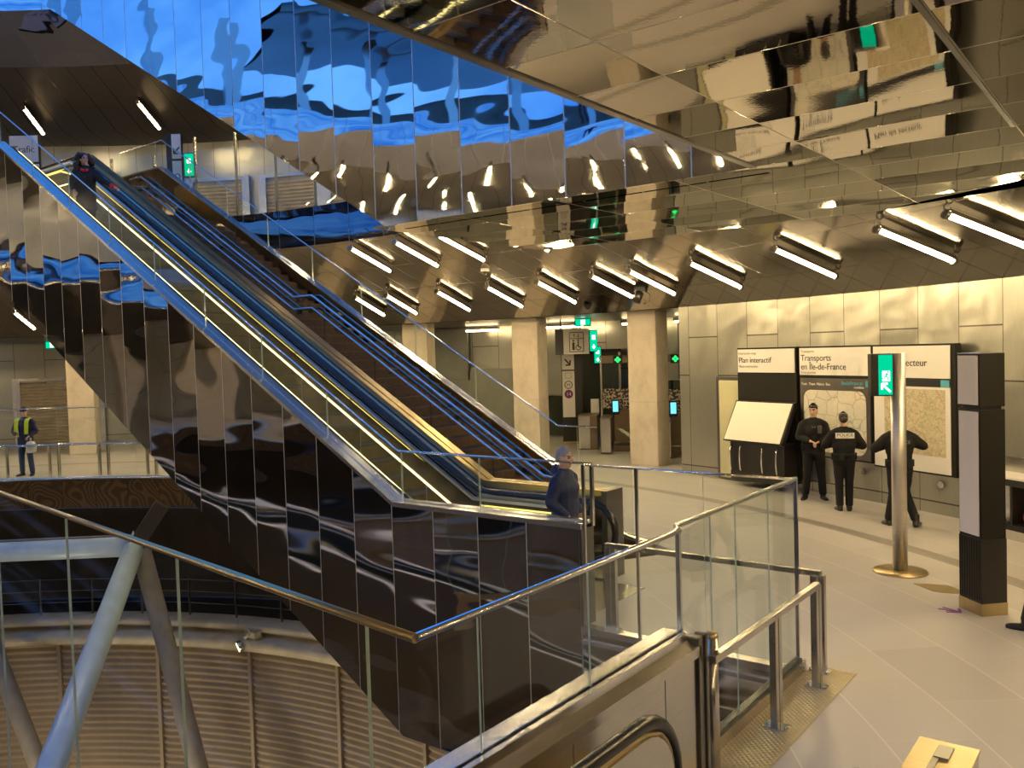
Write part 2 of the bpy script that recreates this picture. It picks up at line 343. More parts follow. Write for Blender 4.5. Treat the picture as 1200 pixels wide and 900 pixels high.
# ------------------------------------------------------------------ mesh helpers
OFF = {}
class MB:
    """collects shapes in one bmesh"""
    def __init__(s): s.b = bmesh.new(); s.mi = 0
    def faces_new(s, verts, faces):
        vs = [s.b.verts.new(v) for v in verts]
        for f in faces:
            try: fc = s.b.faces.new([vs[i] for i in f]); fc.material_index = s.mi
            except ValueError: pass
        return s
    def hexa(s, p):   # 8 points: bottom 4 then top 4, same order
        return s.faces_new(p, [(3, 2, 1, 0), (4, 5, 6, 7), (0, 1, 5, 4), (1, 2, 6, 5), (2, 3, 7, 6), (3, 0, 4, 7)])
    def box(s, x0, x1, y0, y1, z0, z1):
        return s.hexa([(x0, y0, z0), (x1, y0, z0), (x1, y1, z0), (x0, y1, z0), (x0, y0, z1), (x1, y0, z1), (x1, y1, z1), (x0, y1, z1)])
    def beam(s, p, q, w, h, up=(0, 0, 1)):
        p, q = Vector(p), Vector(q); d = (q - p).normalized(); up = Vector(up)
        if abs(d.dot(up)) > 0.99: up = Vector((0, 1, 0))
        sd = d.cross(up).normalized() * w / 2; u = sd.cross(d).normalized() * h / 2
        return s.hexa([p - sd - u, q - sd - u, q + sd - u, p + sd - u, p - sd + u, q - sd + u, q + sd + u, p + sd + u])
    def prism(s, pts, axis, a0, a1):
        """extrude a 2D outline: axis y -> pts are (x,z); x -> (y,z); z -> (x,y)"""
        f = {'y': lambda p, a: (p[0], a, p[1]), 'x': lambda p, a: (a, p[0], p[1]), 'z': lambda p, a: (p[0], p[1], a)}[axis]
        n = len(pts)
        return s.faces_new([f(p, a0) for p in pts] + [f(p, a1) for p in pts],
                           [tuple(range(n))[::-1], tuple(range(n, 2 * n))] + [(i, (i + 1) % n, n + (i + 1) % n, n + i) for i in range(n)])
    def tube(s, pts, r, seg=10, cap=True, closed=False):
        pts = [Vector(p) for p in pts]; n = len(pts)
        rs = r if isinstance(r, (list, tuple)) else [r] * n
        rings = []; prev = None
        for i, p in enumerate(pts):
            a = pts[i - 1] if i > 0 else (pts[-1] if closed else p); c = pts[i + 1] if i < n - 1 else (pts[0] if closed else p)
            d = ((c - p).normalized() + (p - a).normalized()) if (i > 0 and i < n - 1) or closed else (c - a)
            d = d.normalized()
            ref = prev if prev is not None else (Vector((0, 0, 1)) if abs(d.z) < 0.9 else Vector((1, 0, 0)))
            x = (ref - d * ref.dot(d)).normalized(); prev = x; y = d.cross(x)
            k = rs[i]
            rings.append([s.b.verts.new(p + (x * math.cos(2 * PI * j / seg) + y * math.sin(2 * PI * j / seg)) * k) for j in range(seg)])
        m = n if closed else n - 1
        for i in range(m):
            A, B = rings[i], rings[(i + 1) % n]
            for j in range(seg):
                f = s.b.faces.new((A[j], A[(j + 1) % seg], B[(j + 1) % seg], B[j])); f.smooth = True; f.material_index = s.mi
        if cap and not closed:
            f = s.b.faces.new(rings[0][::-1]); f.material_index = s.mi; f = s.b.faces.new(rings[-1]); f.material_index = s.mi
        return s
    def lathe(s, prof, c=(0, 0, 0), seg=24, a0=0.0, a1=2 * PI, smooth=True):
        """profile of (r, z) turned about the vertical through c; angle is measured from +y towards +x"""
        full = abs(a1 - a0 - 2 * PI) < 1e-6; n = seg if full else seg + 1
        rings = []
        for j in range(n):
            a = a0 + (a1 - a0) * j / seg
            rings.append([s.b.verts.new((c[0] + r * math.sin(a), c[1] + r * math.cos(a), c[2] + z)) for r, z in prof])
        for j in range(seg):
            A, B = rings[j], rings[(j + 1) % n]
            for i in range(len(prof) - 1):
                try: f = s.b.faces.new((A[i], A[i + 1], B[i + 1], B[i])); f.smooth = smooth; f.material_index = s.mi
                except ValueError: pass
        return s
    def disc(s, c, r, h, seg=24, n=None):
        return s.tube([c, Vector(c) + Vector((0, 0, h))], r, seg)
    def ellipsoid(s, c, rx, ry, rz, seg=16, rings=10, rot=None):
        vs = []; c = Vector(c)
        for i in range(1, rings):
            t = PI * i / rings
            for j in range(seg):
                a = 2 * PI * j / seg; p = Vector((rx * math.sin(t) * math.cos(a), ry * math.sin(t) * math.sin(a), rz * math.cos(t)))
                vs.append(c + (rot @ p if rot else p))
        e = Vector((0, 0, rz)); vs.append(c + (rot @ e if rot else e)); vs.append(c - (rot @ e if rot else e))
        T = len(vs) - 2; fs = []
        for i in range(rings - 2):
            for j in range(seg): fs.append((i * seg + j, (i + 1) * seg + j, (i + 1) * seg + (j + 1) % seg, i * seg + (j + 1) % seg))
        for j in range(seg):
            fs.append((T, j, (j + 1) % seg)); k = (rings - 2) * seg; fs.append((T + 1, k + (j + 1) % seg, k + j))
        k0 = len(s.b.faces); s.faces_new(vs, fs); s.b.faces.ensure_lookup_table()
        for f in s.b.faces[k0:]: f.smooth = True
        return s

def link(name, me, parent=None):
    o = bpy.data.objects.new(name, me); COL.objects.link(o)
    if parent is not None: o.parent = parent; OFF[o.name] = OFF.get(parent.name)
    return o

def obj(name, mb, mats, parent=None, bevel=0.0, local=False, smooth_angle=None, origin=None):
    """ONE mesh object; world coordinates unless local (relative to the parent)"""
    if not isinstance(mats, (list, tuple)): mats = [mats]
    bm = mb.b
    bmesh.ops.recalc_face_normals(bm, faces=bm.faces)
    if bevel:
        es = [e for e in bm.edges if len(e.link_faces) == 2 and e.calc_face_angle(0) > 0.6]
        bmesh.ops.bevel(bm, geom=es, offset=bevel, segments=2, affect='EDGES', profile=0.6, clamp_overlap=True)
    off = None
    if parent is not None and not local: off = OFF.get(parent.name)
    if origin is not None: off = Vector(origin)
    if off is not None: bmesh.ops.translate(bm, vec=-off, verts=bm.verts)
    me = bpy.data.meshes.new(name); bm.to_mesh(me); bm.free()
    for m in mats: me.materials.append(M[m] if isinstance(m, str) else m)
    o = link(name, me, parent)
    if origin is not None: o.location = origin
    return o

def thing(name, label, cat, loc=(0, 0, 0), rotz=0.0, group=None):
    o = bpy.data.objects.new(name, None); COL.objects.link(o)
    o.location = loc; o.rotation_euler = (0, 0, rotz); o.empty_display_size = 0.1
    OFF[o.name] = Vector(loc); tag(o, label, cat, group); return o

def tag(o, label, cat, group=None):
    o['label'] = label; o['category'] = cat
    if group: o['group'] = group
    return o

def struct(name, mb, mats, **kw):
    o = obj(name, mb, mats, **kw); o['kind'] = 'structure'; return o

def text(name, s, size, mat, parent, loc, rot=(PI / 2, 0, 0), align='LEFT', bold=0.0, sx=1.0):
    cu = bpy.data.curves.new(name, 'FONT'); cu.body = s; cu.size = size; cu.extrude = 0.002; cu.align_x = align; cu.offset = bold
    t = bpy.data.objects.new(name, cu); COL.objects.link(t)
    bpy.context.view_layer.update()
    me = bpy.data.meshes.new_from_object(t.evaluated_get(bpy.context.evaluated_depsgraph_get()))
    COL.objects.unlink(t); bpy.data.objects.remove(t); bpy.data.curves.remove(cu)
    me.transform(Matrix.Translation(loc) @ Matrix.Rotation(rot[2], 4, 'Z') @ Matrix.Rotation(rot[0], 4, 'X') @ Matrix.Diagonal((sx, 1, 1, 1)))
    me.materials.clear(); me.materials.append(M[mat] if isinstance(mat, str) else mat)
    o = bpy.data.objects.new(name, me); COL.objects.link(o); o.parent = parent; OFF[o.name] = OFF.get(parent.name)
    return o

def copy_tree(o, parent=None):
    c = o.copy(); COL.objects.link(c)
    if parent is not None: c.parent = parent
    for ch in list(o.children): copy_tree(ch, c)
    return c

def pol(az, r, z=0.0):
    a = R_(az); return Vector((CC.x + r * math.sin(a), CC.y + r * math.cos(a), z))
# ================================================================== THE SETTING
def ring_profile(prof, a0=-180, a1=180, seg=120):
    mb = MB(); mb.lathe(prof, (CC.x, CC.y, 0), seg if a1 - a0 < 360 else 180, R_(a0), R_(a1)); return mb

def void_r(az):
    """edge of the shaft at street-hall level, as a radius for each bearing"""
    s, c = math.sin(R_(az)), math.cos(R_(az)); r = 15.1
    if s > 0 and 10.88 / s < r: r = 10.88 / s
    if 32.2 <= az <= 49.3: r = min(r, 9.46 / c)
    return r
def ring_slab(rin, rout, z0, z1, step=1.0, az0=-180.0, az1=180.0):
    mb = MB(); n = int(round((az1 - az0) / step)); vs = []; fs = []
    for i in range(n + 1):
        a = az0 + (az1 - az0) * i / n; ri = rin(a) if callable(rin) else rin; ro = rout(a) if callable(rout) else rout
        for r, z in ((ri, z1), (ro, z1), (ro, z0), (ri, z0)): vs.append(pol(a, r, z))
    for i in range(n):
        for k in range(4): fs.append((i * 4 + k, i * 4 + (k + 1) % 4, (i + 1) * 4 + (k + 1) % 4, (i + 1) * 4 + k))
    mb.faces_new(vs, fs); return mb
struct('floor', ring_slab(void_r, 27.0, -0.12, 0.0), 'floor', origin=CC)
# bronze perforated fascia under the floor edge with a steel nosing line
struct('trim_1', ring_profile([(15.08, -0.78), (15.08, -0.05)], -175, 30), 'bronze', origin=CC)
struct('trim_2', ring_profile([(15.14, 0.012), (15.03, 0.012), (15.03, -0.055), (15.09, -0.055)], -175, 30), 'steel', origin=CC)
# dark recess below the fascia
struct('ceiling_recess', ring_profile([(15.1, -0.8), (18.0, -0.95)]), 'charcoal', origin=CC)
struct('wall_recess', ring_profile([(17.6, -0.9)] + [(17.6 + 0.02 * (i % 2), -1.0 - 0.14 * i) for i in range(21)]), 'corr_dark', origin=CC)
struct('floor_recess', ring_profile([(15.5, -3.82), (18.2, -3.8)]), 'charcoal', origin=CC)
struct('trim_3', ring_profile([(15.75, -3.66), (15.25, -3.70), (15.22, -3.86), (15.5, -3.9), (15.45, -4.0), (15.02, -4.04), (15.0, -4.28), (15.4, -4.3)]), 'gutter', origin=CC)
# corrugated shaft lining
prof = []
for i in range(66): 
    z = -4.3 - 0.17 * i
    prof += [(15.36, z), (15.30, z - 0.045), (15.30, z - 0.085), (15.36, z - 0.13)]
struct('wall_shaft', ring_profile(prof, -180, 180), 'corr', origin=CC)
mb = MB()
for az in range(-60, 60, 10):
    p = pol(az + 2.2, 15.27, -4.3); q = pol(az + 2.2, 15.27, -15.5); mb.beam(p, q, 0.09, 0.10, (math.sin(R_(az)), math.cos(R_(az)), 0))
struct('trim_4', mb, 'corr')
struct('floor_shaft', ring_profile([(0.05, -15.5), (15.4, -15.5)]), 'corr_dark', origin=CC)
# outer ring walls: flush panel wall to the right, deeper halls to the left
struct('wall_right', ring_profile([(20.2, 0.0), (20.2, 3.78)], 13.4, 78), 'wall', origin=CC)
mb = MB(); a, b_ = pol(13.4, 20.2), pol(13.4, 25.5)
mb.faces_new([a, b_, b_ + Vector((0, 0, 3.8)), a + Vector((0, 0, 3.8))], [(0, 1, 2, 3)])
struct('wall_return', mb, 'wall', origin=CC)
struct('wall_hall', ring_profile([(25.5, 0.0), (25.5, 3.8)], -180, 13.4), 'wall', origin=CC)
struct('wall_back', ring_profile([(25.5, 0.0), (25.5, 3.8)], 78, 180), 'wall', origin=CC)
def cone_z(r, lvl=0): return 5.45 - (r - 15.1) * 0.333 + lvl * LEVEL
struct('ceiling', ring_profile([(15.1, 5.45), (16.4, cone_z(16.4)), (17.7, cone_z(17.7)), (19.0, cone_z(19.0)), (20.22, 3.745)]), 'cone', origin=CC)
struct('ceiling_hall', ring_profile([(20.2, 3.745), (25.6, 3.74)]), 'cone_dark', origin=CC)
# upper storey: mirrored slab edge, floor, wall and conical ceiling
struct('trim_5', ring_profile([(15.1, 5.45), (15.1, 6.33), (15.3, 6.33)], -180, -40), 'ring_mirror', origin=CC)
struct('trim_18', ring_profile([(15.1, 5.45), (15.1, 6.33), (15.3, 6.33)], -40, 49), 'darkened_ring', origin=CC)
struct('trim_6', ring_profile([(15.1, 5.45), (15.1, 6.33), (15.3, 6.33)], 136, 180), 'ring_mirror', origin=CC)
struct('floor_upper', ring_slab(15.12, 22.0, 6.15, 6.3, 2.0), 'floor', origin=CC)
struct('wall_upper', ring_profile([(21.8, 6.3), (21.8, 10.1)]), 'wall', origin=CC)
struct('ceiling_upper', ring_profile([(17.2, cone_z(17.2, 1)), (18.7, cone_z(18.7, 1)), (20.2, 10.05), (21.9, 10.0)]), 'cone_dark', origin=CC)
struct('trim_7', ring_profile([(15.1, 11.75), (17.2, cone_z(17.2, 1))]), 'darkened_ring', origin=CC)
struct('trim_8', ring_profile([(15.1, 11.75), (15.1, 12.65), (15.3, 12.65)]), 'ring_mirror', origin=CC)
struct('floor_top', ring_slab(15.12, 22.0, 12.45, 12.6, 2.0), 'floor', origin=CC)
struct('wall_top', ring_profile([(21.8, 12.6), (21.8, 15.2)]), 'grey_panel', origin=CC)
for k in range(-17, 18):
    az = -1.2 + 10.4 * k; mb = MB(); p = pol(az, 17.5); mb.box(-0.2, 0.2, -0.2, 0.2, 12.6, 16.4)
    bmesh.ops.transform(mb.b, matrix=Matrix.Translation(p) @ Matrix.Rotation(-R_(az), 4, 'Z'), verts=mb.b.verts); struct('column_top', mb, 'steel', origin=p)
struct('trim_17', ring_profile([(15.2, 16.4), (15.2, 17.0), (19.0, 17.2), (22.5, 16.6), (15.2, 16.4)], 120, 250), 'steel_dark', origin=CC)  # partial roof ring, added unseen to put dark bands in the blue cladding
# flat polished soffits: under the upper flight and beside the shaft
mb = MB()
mb.prism([(-7.81, 7.42), (8.0, 7.42), (8.0, 4.2), (0.4, 9.1), (-1.18, 10.05), (-1.95, 10.6), (-2.8, 11.0), (-7.81, 11.05)], 'z', 4.45, 4.475)
mb.prism([(-2.92, -14.0), (9.0, -14.0), (9.0, 7.418), (-2.92, 7.418)], 'z', 4.45, 4.475)
struct('ceiling_soffit', mb, 'soffit')
mb = MB(); ed = [(8.0, 4.2), (0.4, 9.1), (-1.18, 10.05), (-1.95, 10.6), (-2.8, 11.0)]
for (xa, ya), (xb, yb) in zip(ed, ed[1:]): mb.hexa([(xa, ya - .03, 4.455), (xb, yb - .03, 4.455), (xb, yb, 4.455), (xa, ya, 4.455), (xa, ya - .03, 6.2), (xb, yb - .03, 6.2), (xb, yb, 6.2), (xa, ya, 6.2)])
struct('trim_19', mb, 'soffit')
mb = MB(); mb.box(-0.945, -0.915, -14, 7.36, 4.435, 4.455); struct('trim_9', mb, 'black')
mb = MB(); mb.box(-2.96, -2.90, -14, 7.38, 4.44, 6.35); mb.box(-7.8, -2.8, 11.0, 11.04, 4.5, 6.3); struct('trim_10', mb, 'steel_dark')
mb = MB(); mb.box(-2.92, 9, -14, 7.38, 6.15, 6.3); mb.box(-7.6, 9, 7.4, 13.5, 6.15, 6.3); mb.box(-26.0, -19.2, 7.4, 11.3, 6.1, 6.3); struct('floor_landing', mb, 'floor')

# columns round the ring
for k in range(-15, 2):
    az = -1.2 + 10.4 * k; mb = MB(); p = pol(az, 20.9)
    mb.box(-0.40, 0.40, -0.28, 0.28, 0.0, 3.76)
    bmesh.ops.transform(mb.b, matrix=Matrix.Translation(p) @ Matrix.Rotation(-R_(az) + R_(6), 4, 'Z'), verts=mb.b.verts)
    struct('column', mb, 'concrete', bevel=0.025, origin=p)

# doors: frosted door by the boards, roller shutters in the halls
def arc_box(mb, az0, az1, r0, r1, z0, z1):
    P = [pol(az0, r0), pol(az1, r0), pol(az1, r1), pol(az0, r1)]
    mb.hexa([p + Vector((0, 0, z0)) for p in P] + [p + Vector((0, 0, z1)) for p in P]); return mb
mb = MB(); arc_box(mb, 16.55, 18.5, 20.10, 20.2, 0.02, 2.2)
d = struct('door_1', mb, 'steel_dark'); 
mb = MB(); arc_box(mb, 16.85, 18.4, 20.06, 20.12, 0.06, 2.12); obj('door_pane', mb, 'frost', d)
def shutter(n, az0, az1, r, zb, h, nm='door'):
    mb = MB(); w = 0.5 * 180 / PI / r
    arc_box(mb, az0 - w * .5, az0, r - .16, r, zb, zb + h + .1); arc_box(mb, az1, az1 + w * .5, r - .16, r, zb, zb + h + .1); arc_box(mb, az0, az1, r - .16, r, zb + h, zb + h + .1)
    o = struct('%s_%d' % (nm, n), mb, 'steel'); mb = MB()
    pr = []
    for i in range(int(h / 0.115)):
        z = zb + i * 0.115; pr += [(r - .05, z), (r - .09, z + .03), (r - .09, z + .075), (r - .05, z + .10)]
    mb.lathe(pr, (CC.x, CC.y, 0), 6, R_(az0), R_(az1), smooth=False); obj('shutter_curtain', mb, 'shutter', o); return o
shutter(2, -51.5, -45.6, 25.5, 0.0, 2.3)
shutter(3, -59.5, -54.0, 25.5, 0.0, 2.3)
shutter(4, -26.6, -21.9, 21.8, 6.3, 2.4)
shutter(5, -33.2, -28.8, 21.8, 6.3, 2.4)
shutter(6, -20.6, -16.5, 21.8, 6.3, 2.4)
# recess back wall: dark glass and metal panels
mb = MB()
for a0, a1, z0, z1 in ((-18, -13.4, 1.9, 3.7), (-13.2, -9.4, 0.0, 2.3), (-9.2, -7.3, 1.4, 3.7), (-7.1, -4.4, 1.4, 3.7), (4.4, 6.0, 1.9, 3.7), (6.2, 9.6, 1.9, 3.7), (1.0, 4.2, 1.9, 3.7)):
    arc_box(mb, a0, a1, 25.3, 25.42, z0, z1)
struct('trim_11', mb, 'grey_panel')
mb = MB()
for a0, a1, z0, z1 in ((-9.2, -7.3, 0.05, 1.35), (-7.1, -4.4, 0.05, 1.35), (0.8, 3.6, 0.05, 1.85), (3.8, 6.6, 0.05, 1.85), (6.8, 9.8, 0.05, 1.85)):
    arc_box(mb, a0, a1, 25.28, 25.42, z0, z1)
struct('trim_12', mb, 'dark_glass')

# ================================================================== ESCALATOR AND STAIR BANK
X0, KX, TX = -4.88, -7.61, -7.61 - LEVEL / TAN          # lower end, kink, top kink
XT = -20.4
def nose(x): return max(0.0, TAN * (KX - x))
def line(h, x0=X0, x1=XT, zb=0.0):
    """broken line following the pitch, h above nosing, lower end to upper end"""
    return [(x0, zb + h), (KX, zb + h), (TX, zb + h + LEVEL), (x1, zb + h + LEVEL)]
def strip(mb, h0, h1, y0, y1, x0=X0, x1=XT, zb=0.0):
    a = line(h0, x0, x1, zb); b = line(h1, x0, x1, zb)
    for i in range(len(a) - 1):
        (xa, za), (xb, zz) = a[i], a[i + 1]; (xc, zc), (xd, zd) = b[i], b[i + 1]
        mb.hexa([(xa, y0, za), (xa, y1, za), (xb, y1, zz), (xb, y0, zz), (xc, y0, zc), (xc, y1, zc), (xd, y1, zd), (xd, y0, zd)])
    return mb
BK = -7.57; BOT = -1.85
def cladding(zb, y0, y1, xe):
    zt = TAN * (-XT + KX)
    pts = [(xe, zb + 1.06), (KX, zb + 1.06), (TX, zb + 1.06 + LEVEL), (XT, zb + 1.06 + LEVEL), (XT, zb + BOT + TAN * (BK - XT)), (BK, zb + BOT), (xe, zb + BOT)]
    return MB().prism(pts, 'y', y0, y1)
def underside(zb, y0, y1, xe, th=0.05):
    mb = MB(); a = [(xe, zb + BOT), (BK, zb + BOT), (XT, zb + BOT + TAN * (BK - XT))]
    for (xa, za), (xb, zz) in zip(a, a[1:]): mb.hexa([(xa, y0, za), (xa, y1, za), (xb, y1, zz), (xb, y0, zz), (xa, y0, za + th), (xa, y1, za + th), (xb, y1, zz + th), (xb, y0, zz + th)])
    return mb
def panes(root, h0, h1, y, seams, zb=0.0, name='glass_pane', th=0.012):
    for xa, xb in zip(seams, seams[1:]):
        pts = [(xa - 0.008, None), (xb + 0.008, None)]
        xs = [xa - 0.008] + [k for k in (KX, TX) if xb < k < xa] + [xb + 0.008]
        low = [(x, zb + min(LEVEL, nose(x)) + h0) for x in xs]; top = [(x, zb + min(LEVEL, nose(x)) + h1) for x in xs]
        mb = MB(); mb.prism(low + top[::-1], 'y', y, y + th)
        o = obj(name, mb, ['glass', 'glass_edge'], root)
        for p in o.data.polygons:
            if abs(p.normal.x) > 0.95: p.material_index = 1

def rail(root, name, pts, r, mat, seg=10, w=None, h=None):
    mb = MB()
    if w:
        for p, q in zip(pts, pts[1:]): mb.beam(p, q, w, h)
    else: mb.tube(pts, r, seg)
    return obj(name, mb, mat, root)

# --- the escalator beside the shaft
esc = thing('escalator', 'mirror-clad escalator rising from hall floor to upper storey, woman riding on it', 'escalator', (X0, 7.38, 0))
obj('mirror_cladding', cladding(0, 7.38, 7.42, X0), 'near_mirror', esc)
obj('underside', underside(0, 7.42, 9.4, X0), 'soffit', esc)
mb = MB(); mb.box(X0 - 0.02, X0 + 0.03, 7.385, 7.62, 0.0, 1.06); obj('end_panel', mb, 'steel_dark', esc)
mb = strip(MB(), 1.05, 1.075, 7.375, 7.49, x0=X0 + 0.03); strip(mb, 1.05, 1.085, 7.515, 7.62, x0=X0 + 0.03); strip(mb, 1.02, 1.05, 7.375, 7.62, x0=X0 + 0.03)
obj('side_ledge', mb, 'ledge', esc)
seams = [X0 + 0.1, -6.3, -7.55] + [-7.55 - 1.36 * i for i in range(1, 9)] + [XT]
panes(esc, 1.08, 1.69, 7.495, seams)
rail(esc, 'glass_top_rail', [(x, 7.503, z) for x, z in line(1.695, X0 + 0.1)], 0.014, 'steel_bright', 8)
mb = MB(); mb.box(X0 + 0.085, X0 + 0.115, 7.48, 7.52, 1.05, 1.7); obj('glass_end_post', mb, 'steel_bright', esc)
# near balustrade, tucked behind the ledge
mb = strip(MB(), 0.05, 0.90, 7.62, 7.84, x0=-5.5); obj('inner_side_panel', mb, 'steel', esc)
mb = strip(MB(), 0.885, 0.935, 7.835, 7.875, x0=-6.4); obj('led_strip', mb, 'led', esc)
def newel(y, x_end, r=0.36, hc=0.61):
    pts = [(XT, y, 0.97 + LEVEL), (TX, y, 0.97 + LEVEL), (KX - 0.45, y, 0.97 + TAN * .45), (KX - 0.2, y, 0.97 + TAN * .2 + .012), (KX + 0.05, y, 0.985), (KX + 0.3, y, 0.97), (x_end - r, y, 0.97)]
    pts += [(x_end - r + r * math.sin(t), y, hc + r * math.cos(t)) for t in [PI * i / 10 for i in range(1, 10)]] + [(x_end - r - 0.25, y, 0.24)]
    return pts
def handrail(y, x_end):
    mb = MB(); pts = newel(y, x_end)
    for s in (-1, 1): pass
    mb.tube(pts, 0.042, 10)
    bmesh.ops.scale(mb.b, vec=(1, 1.35, 1), space=Matrix.Translation((0, -y, 0)), verts=mb.b.verts); return mb
obj('handrail', handrail(7.73, -5.0), 'rubber', esc)
# far balustrade: skirt, light lines, glass band, broad dark handrail and steel deck
mb = strip(MB(), 0.03, 0.46, 8.98, 9.06, x0=-5.6); obj('skirt_panel', mb, 'skirt', esc)
mb = strip(MB(), 0.46, 0.476, 8.965, 8.985, x0=-6.9); obj('led_strip', mb, 'led', esc)
mb = strip(MB(), 0.476, 0.80, 8.985, 9.0, x0=-5.75); o = obj('balustrade_panel', mb, 'steel', esc)
for i in range(11):
    xa = -6.2 - 1.3 * i; xb = xa - 1.26
    mb = MB(); pa = (xa, 8.972, min(LEVEL, nose(xa)) + 0.79); pb = (xb, 8.972, min(LEVEL, nose(xb)) + 0.79); mb.beam(pa, pb, 0.02, 0.03); obj('led_strip', mb, 'led_dim', esc)
mb = strip(MB(), 0.80, 0.88, 8.94, 8.99, x0=-5.9); obj('handrail_track', mb, 'steel_bright', esc)
obj('handrail', handrail(9.02, -5.42), 'rubber', esc)
mb = strip(MB(), 0.84, 0.99, 9.075, 9.165, x0=-5.9); obj('blue_side_trim', mb, 'ledge_satin', esc)
mb = strip(MB(), 0.86, 0.90, 8.89, 8.955, x0=-5.9); obj('inner_side_trim', mb, 'ledge_satin', esc)
mb = strip(MB(), 0.60, 0.90, 9.17, 9.19, x0=-5.9); obj('dark_reveal', mb, 'charcoal', esc)
mb = strip(MB(), 1.02, 1.10, 9.15, 9.24, x0=-5.55); strip(mb, 0.0, 1.02, 9.2, 9.38, x0=-5.55); strip(mb, 1.02, 1.10, 9.265, 9.40, x0=-5.55)
obj('steel_deck', mb, 'gold_steel', esc)
mb = MB(); mb.box(-5.62, -5.54, 9.02, 9.42, 0, 1.12); obj('end_pillar', mb, 'steel_dark', esc, bevel=0.01)
for k in range(32):
    x = -6.55 - 0.40 * k; zf = 0.0 if x > KX + 0.1 else min(LEVEL, nose(x - 0.0))
    if x < TX + 0.3: break
    mb = MB(); zr = max(0.03, zf - min(LEVEL, nose(x + 0.40)) if x < KX + 0.2 else 0.03)
    prof = [(x, zf - zr - 0.01), (x - 0.015, zf - 0.02), (x - 0.005, zf), (x - 0.40, zf), (x - 0.40, zf - 0.06), (x - 0.06, zf - zr - 0.06)]
    mb.prism(prof, 'y', 7.92, 8.94); obj('step', mb, 'tread', esc)
mb = MB(); mb.box(-6.56, -5.0, 7.85, 8.98, -0.03, 0.006); obj('comb_plate', mb, 'steel', esc)

# --- the stair behind it
st = thing('staircase', 'brown stone stair beside the escalator with blue-lit steel handrails', 'staircase', (-7.7, 9.4, 0))
def stair_z(k): return 0.175 * (k + 1)
pts = []; x = -7.75
n1 = 18
for k in range(36):
    z = stair_z(k); pts.append((x, z - 0.175)); pts.append((x, z)); x -= 0.2985 if k != 17 else 0.62
    if k == 35: x = -19.3
pts.append((x, LEVEL)); pts.append((x, LEVEL - 0.4)); pts.append((-7.9, -0.0))
fl = obj('flight', MB().prism(pts, 'y', 9.40, 10.9), 'stair', st)
x = -7.75
for k in range(36):
    z = stair_z(k); mb = MB(); mb.box(x - 0.05, x + 0.006, 9.42, 10.88, z - 0.012, z + 0.004); obj('nosing', mb, 'nosing', st); x -= 0.2985 if k != 17 else 0.62
mb = strip(MB(), 0.0, 1.05, 10.9, 11.06, x0=-7.5); o = obj('stringer', mb, 'stringer', st)
mb = strip(MB(), 1.05, 1.075, 10.88, 10.94, x0=-7.5); strip(mb, 1.05, 1.085, 10.955, 11.0, x0=-7.5); strip(mb, 1.05, 1.075, 11.02, 11.08, x0=-7.5)
obj('stringer_cap', mb, 'ledge', st)
mb = MB()
mb.prism([(-7.5, 0), (-7.5, 1.04), (KX, 1.04), (TX, 1.04 + LEVEL), (XT, 1.04 + LEVEL), (XT, BOT + TAN * (BK - XT)), (-10.81, 0.02)], 'y', 11.02, 11.07)
obj('outer_cladding', mb, 'soffit', st)
obj('underside', underside(0, 9.4, 11.05, -10.9), 'soffit', st)
def flat_line(h):
    zl = LEVEL / 2
    return [(-7.3, h), (-7.75, h), (-13.14, h + zl), (-13.70, h + zl), (-19.1, h + LEVEL), (-19.6, h + LEVEL)]
for h, y in ((0.92, 10.80), (0.68, 10.80)):
    rail(st, 'handrail', [(x, y, z) for x, z in flat_line(h)], 0.026, 'ledge', 10)
for x in (-8.3, -9.7, -11.1, -12.5, -13.25, -13.6, -14.9, -16.3, -17.7, -18.8):
    h = (nose(x) if x > -13.14 else (LEVEL / 2 if x > -13.7 else LEVEL / 2 + (-13.7 - x) * LEVEL / 2 / 5.4))
    if x > -13.14: h = (-7.75 - x) * LEVEL / 2 / 5.39
    for g in (0.64, 0.88):
        mb = MB(); mb.box(x - 0.05, x + 0.05, 10.83, 10.9, h + g - 0.05, h + g + 0.05); mb.beam((x, 10.8, h + g), (x, 10.86, h + g - 0.03), 0.02, 0.02); obj('rail_bracket', mb, 'steel_dark', st)
seams = [-7.25] + [-7.9 - 1.36 * i for i in range(0, 9)] + [XT]
panes(st, 1.08, 1.69, 11.0, seams)
rail(st, 'glass_top_rail', [(x, 11.008, z) for x, z in line(1.70, -6.9)], 0.014, 'steel_bright', 8)
panes(st, 0.05, 1.69, 11.0, [-6.3, -7.22])

# --- the same bank one storey higher
up = thing('escalator', 'blue mirror-clad escalator bank overhead, climbing from the upper storey', 'escalator', (X0, 7.38, LEVEL))
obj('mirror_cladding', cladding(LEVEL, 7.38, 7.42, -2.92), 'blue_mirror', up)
obj('underside', MB().hexa([(BK, 7.42, LEVEL + BOT + .02), (BK, 7.72, LEVEL + BOT + .02), (XT, 7.72, LEVEL + BOT + TAN * (BK - XT) + .02), (XT, 7.42, LEVEL + BOT + TAN * (BK - XT) + .02),
                            (BK, 7.42, LEVEL + BOT + .07), (BK, 7.72, LEVEL + BOT + .07), (XT, 7.72, LEVEL + BOT + TAN * (BK - XT) + .07), (XT, 7.42, LEVEL + BOT + TAN * (BK - XT) + .07)]), 'soffit', up)
obj('far_cladding', cladding(LEVEL, 7.70, 7.75, -2.92), 'blue_mirror', up)
mb = strip(MB(), 1.05, 1.085, 7.375, 7.62, x0=-2.92, zb=LEVEL); obj('side_ledge', mb, 'ledge', up)
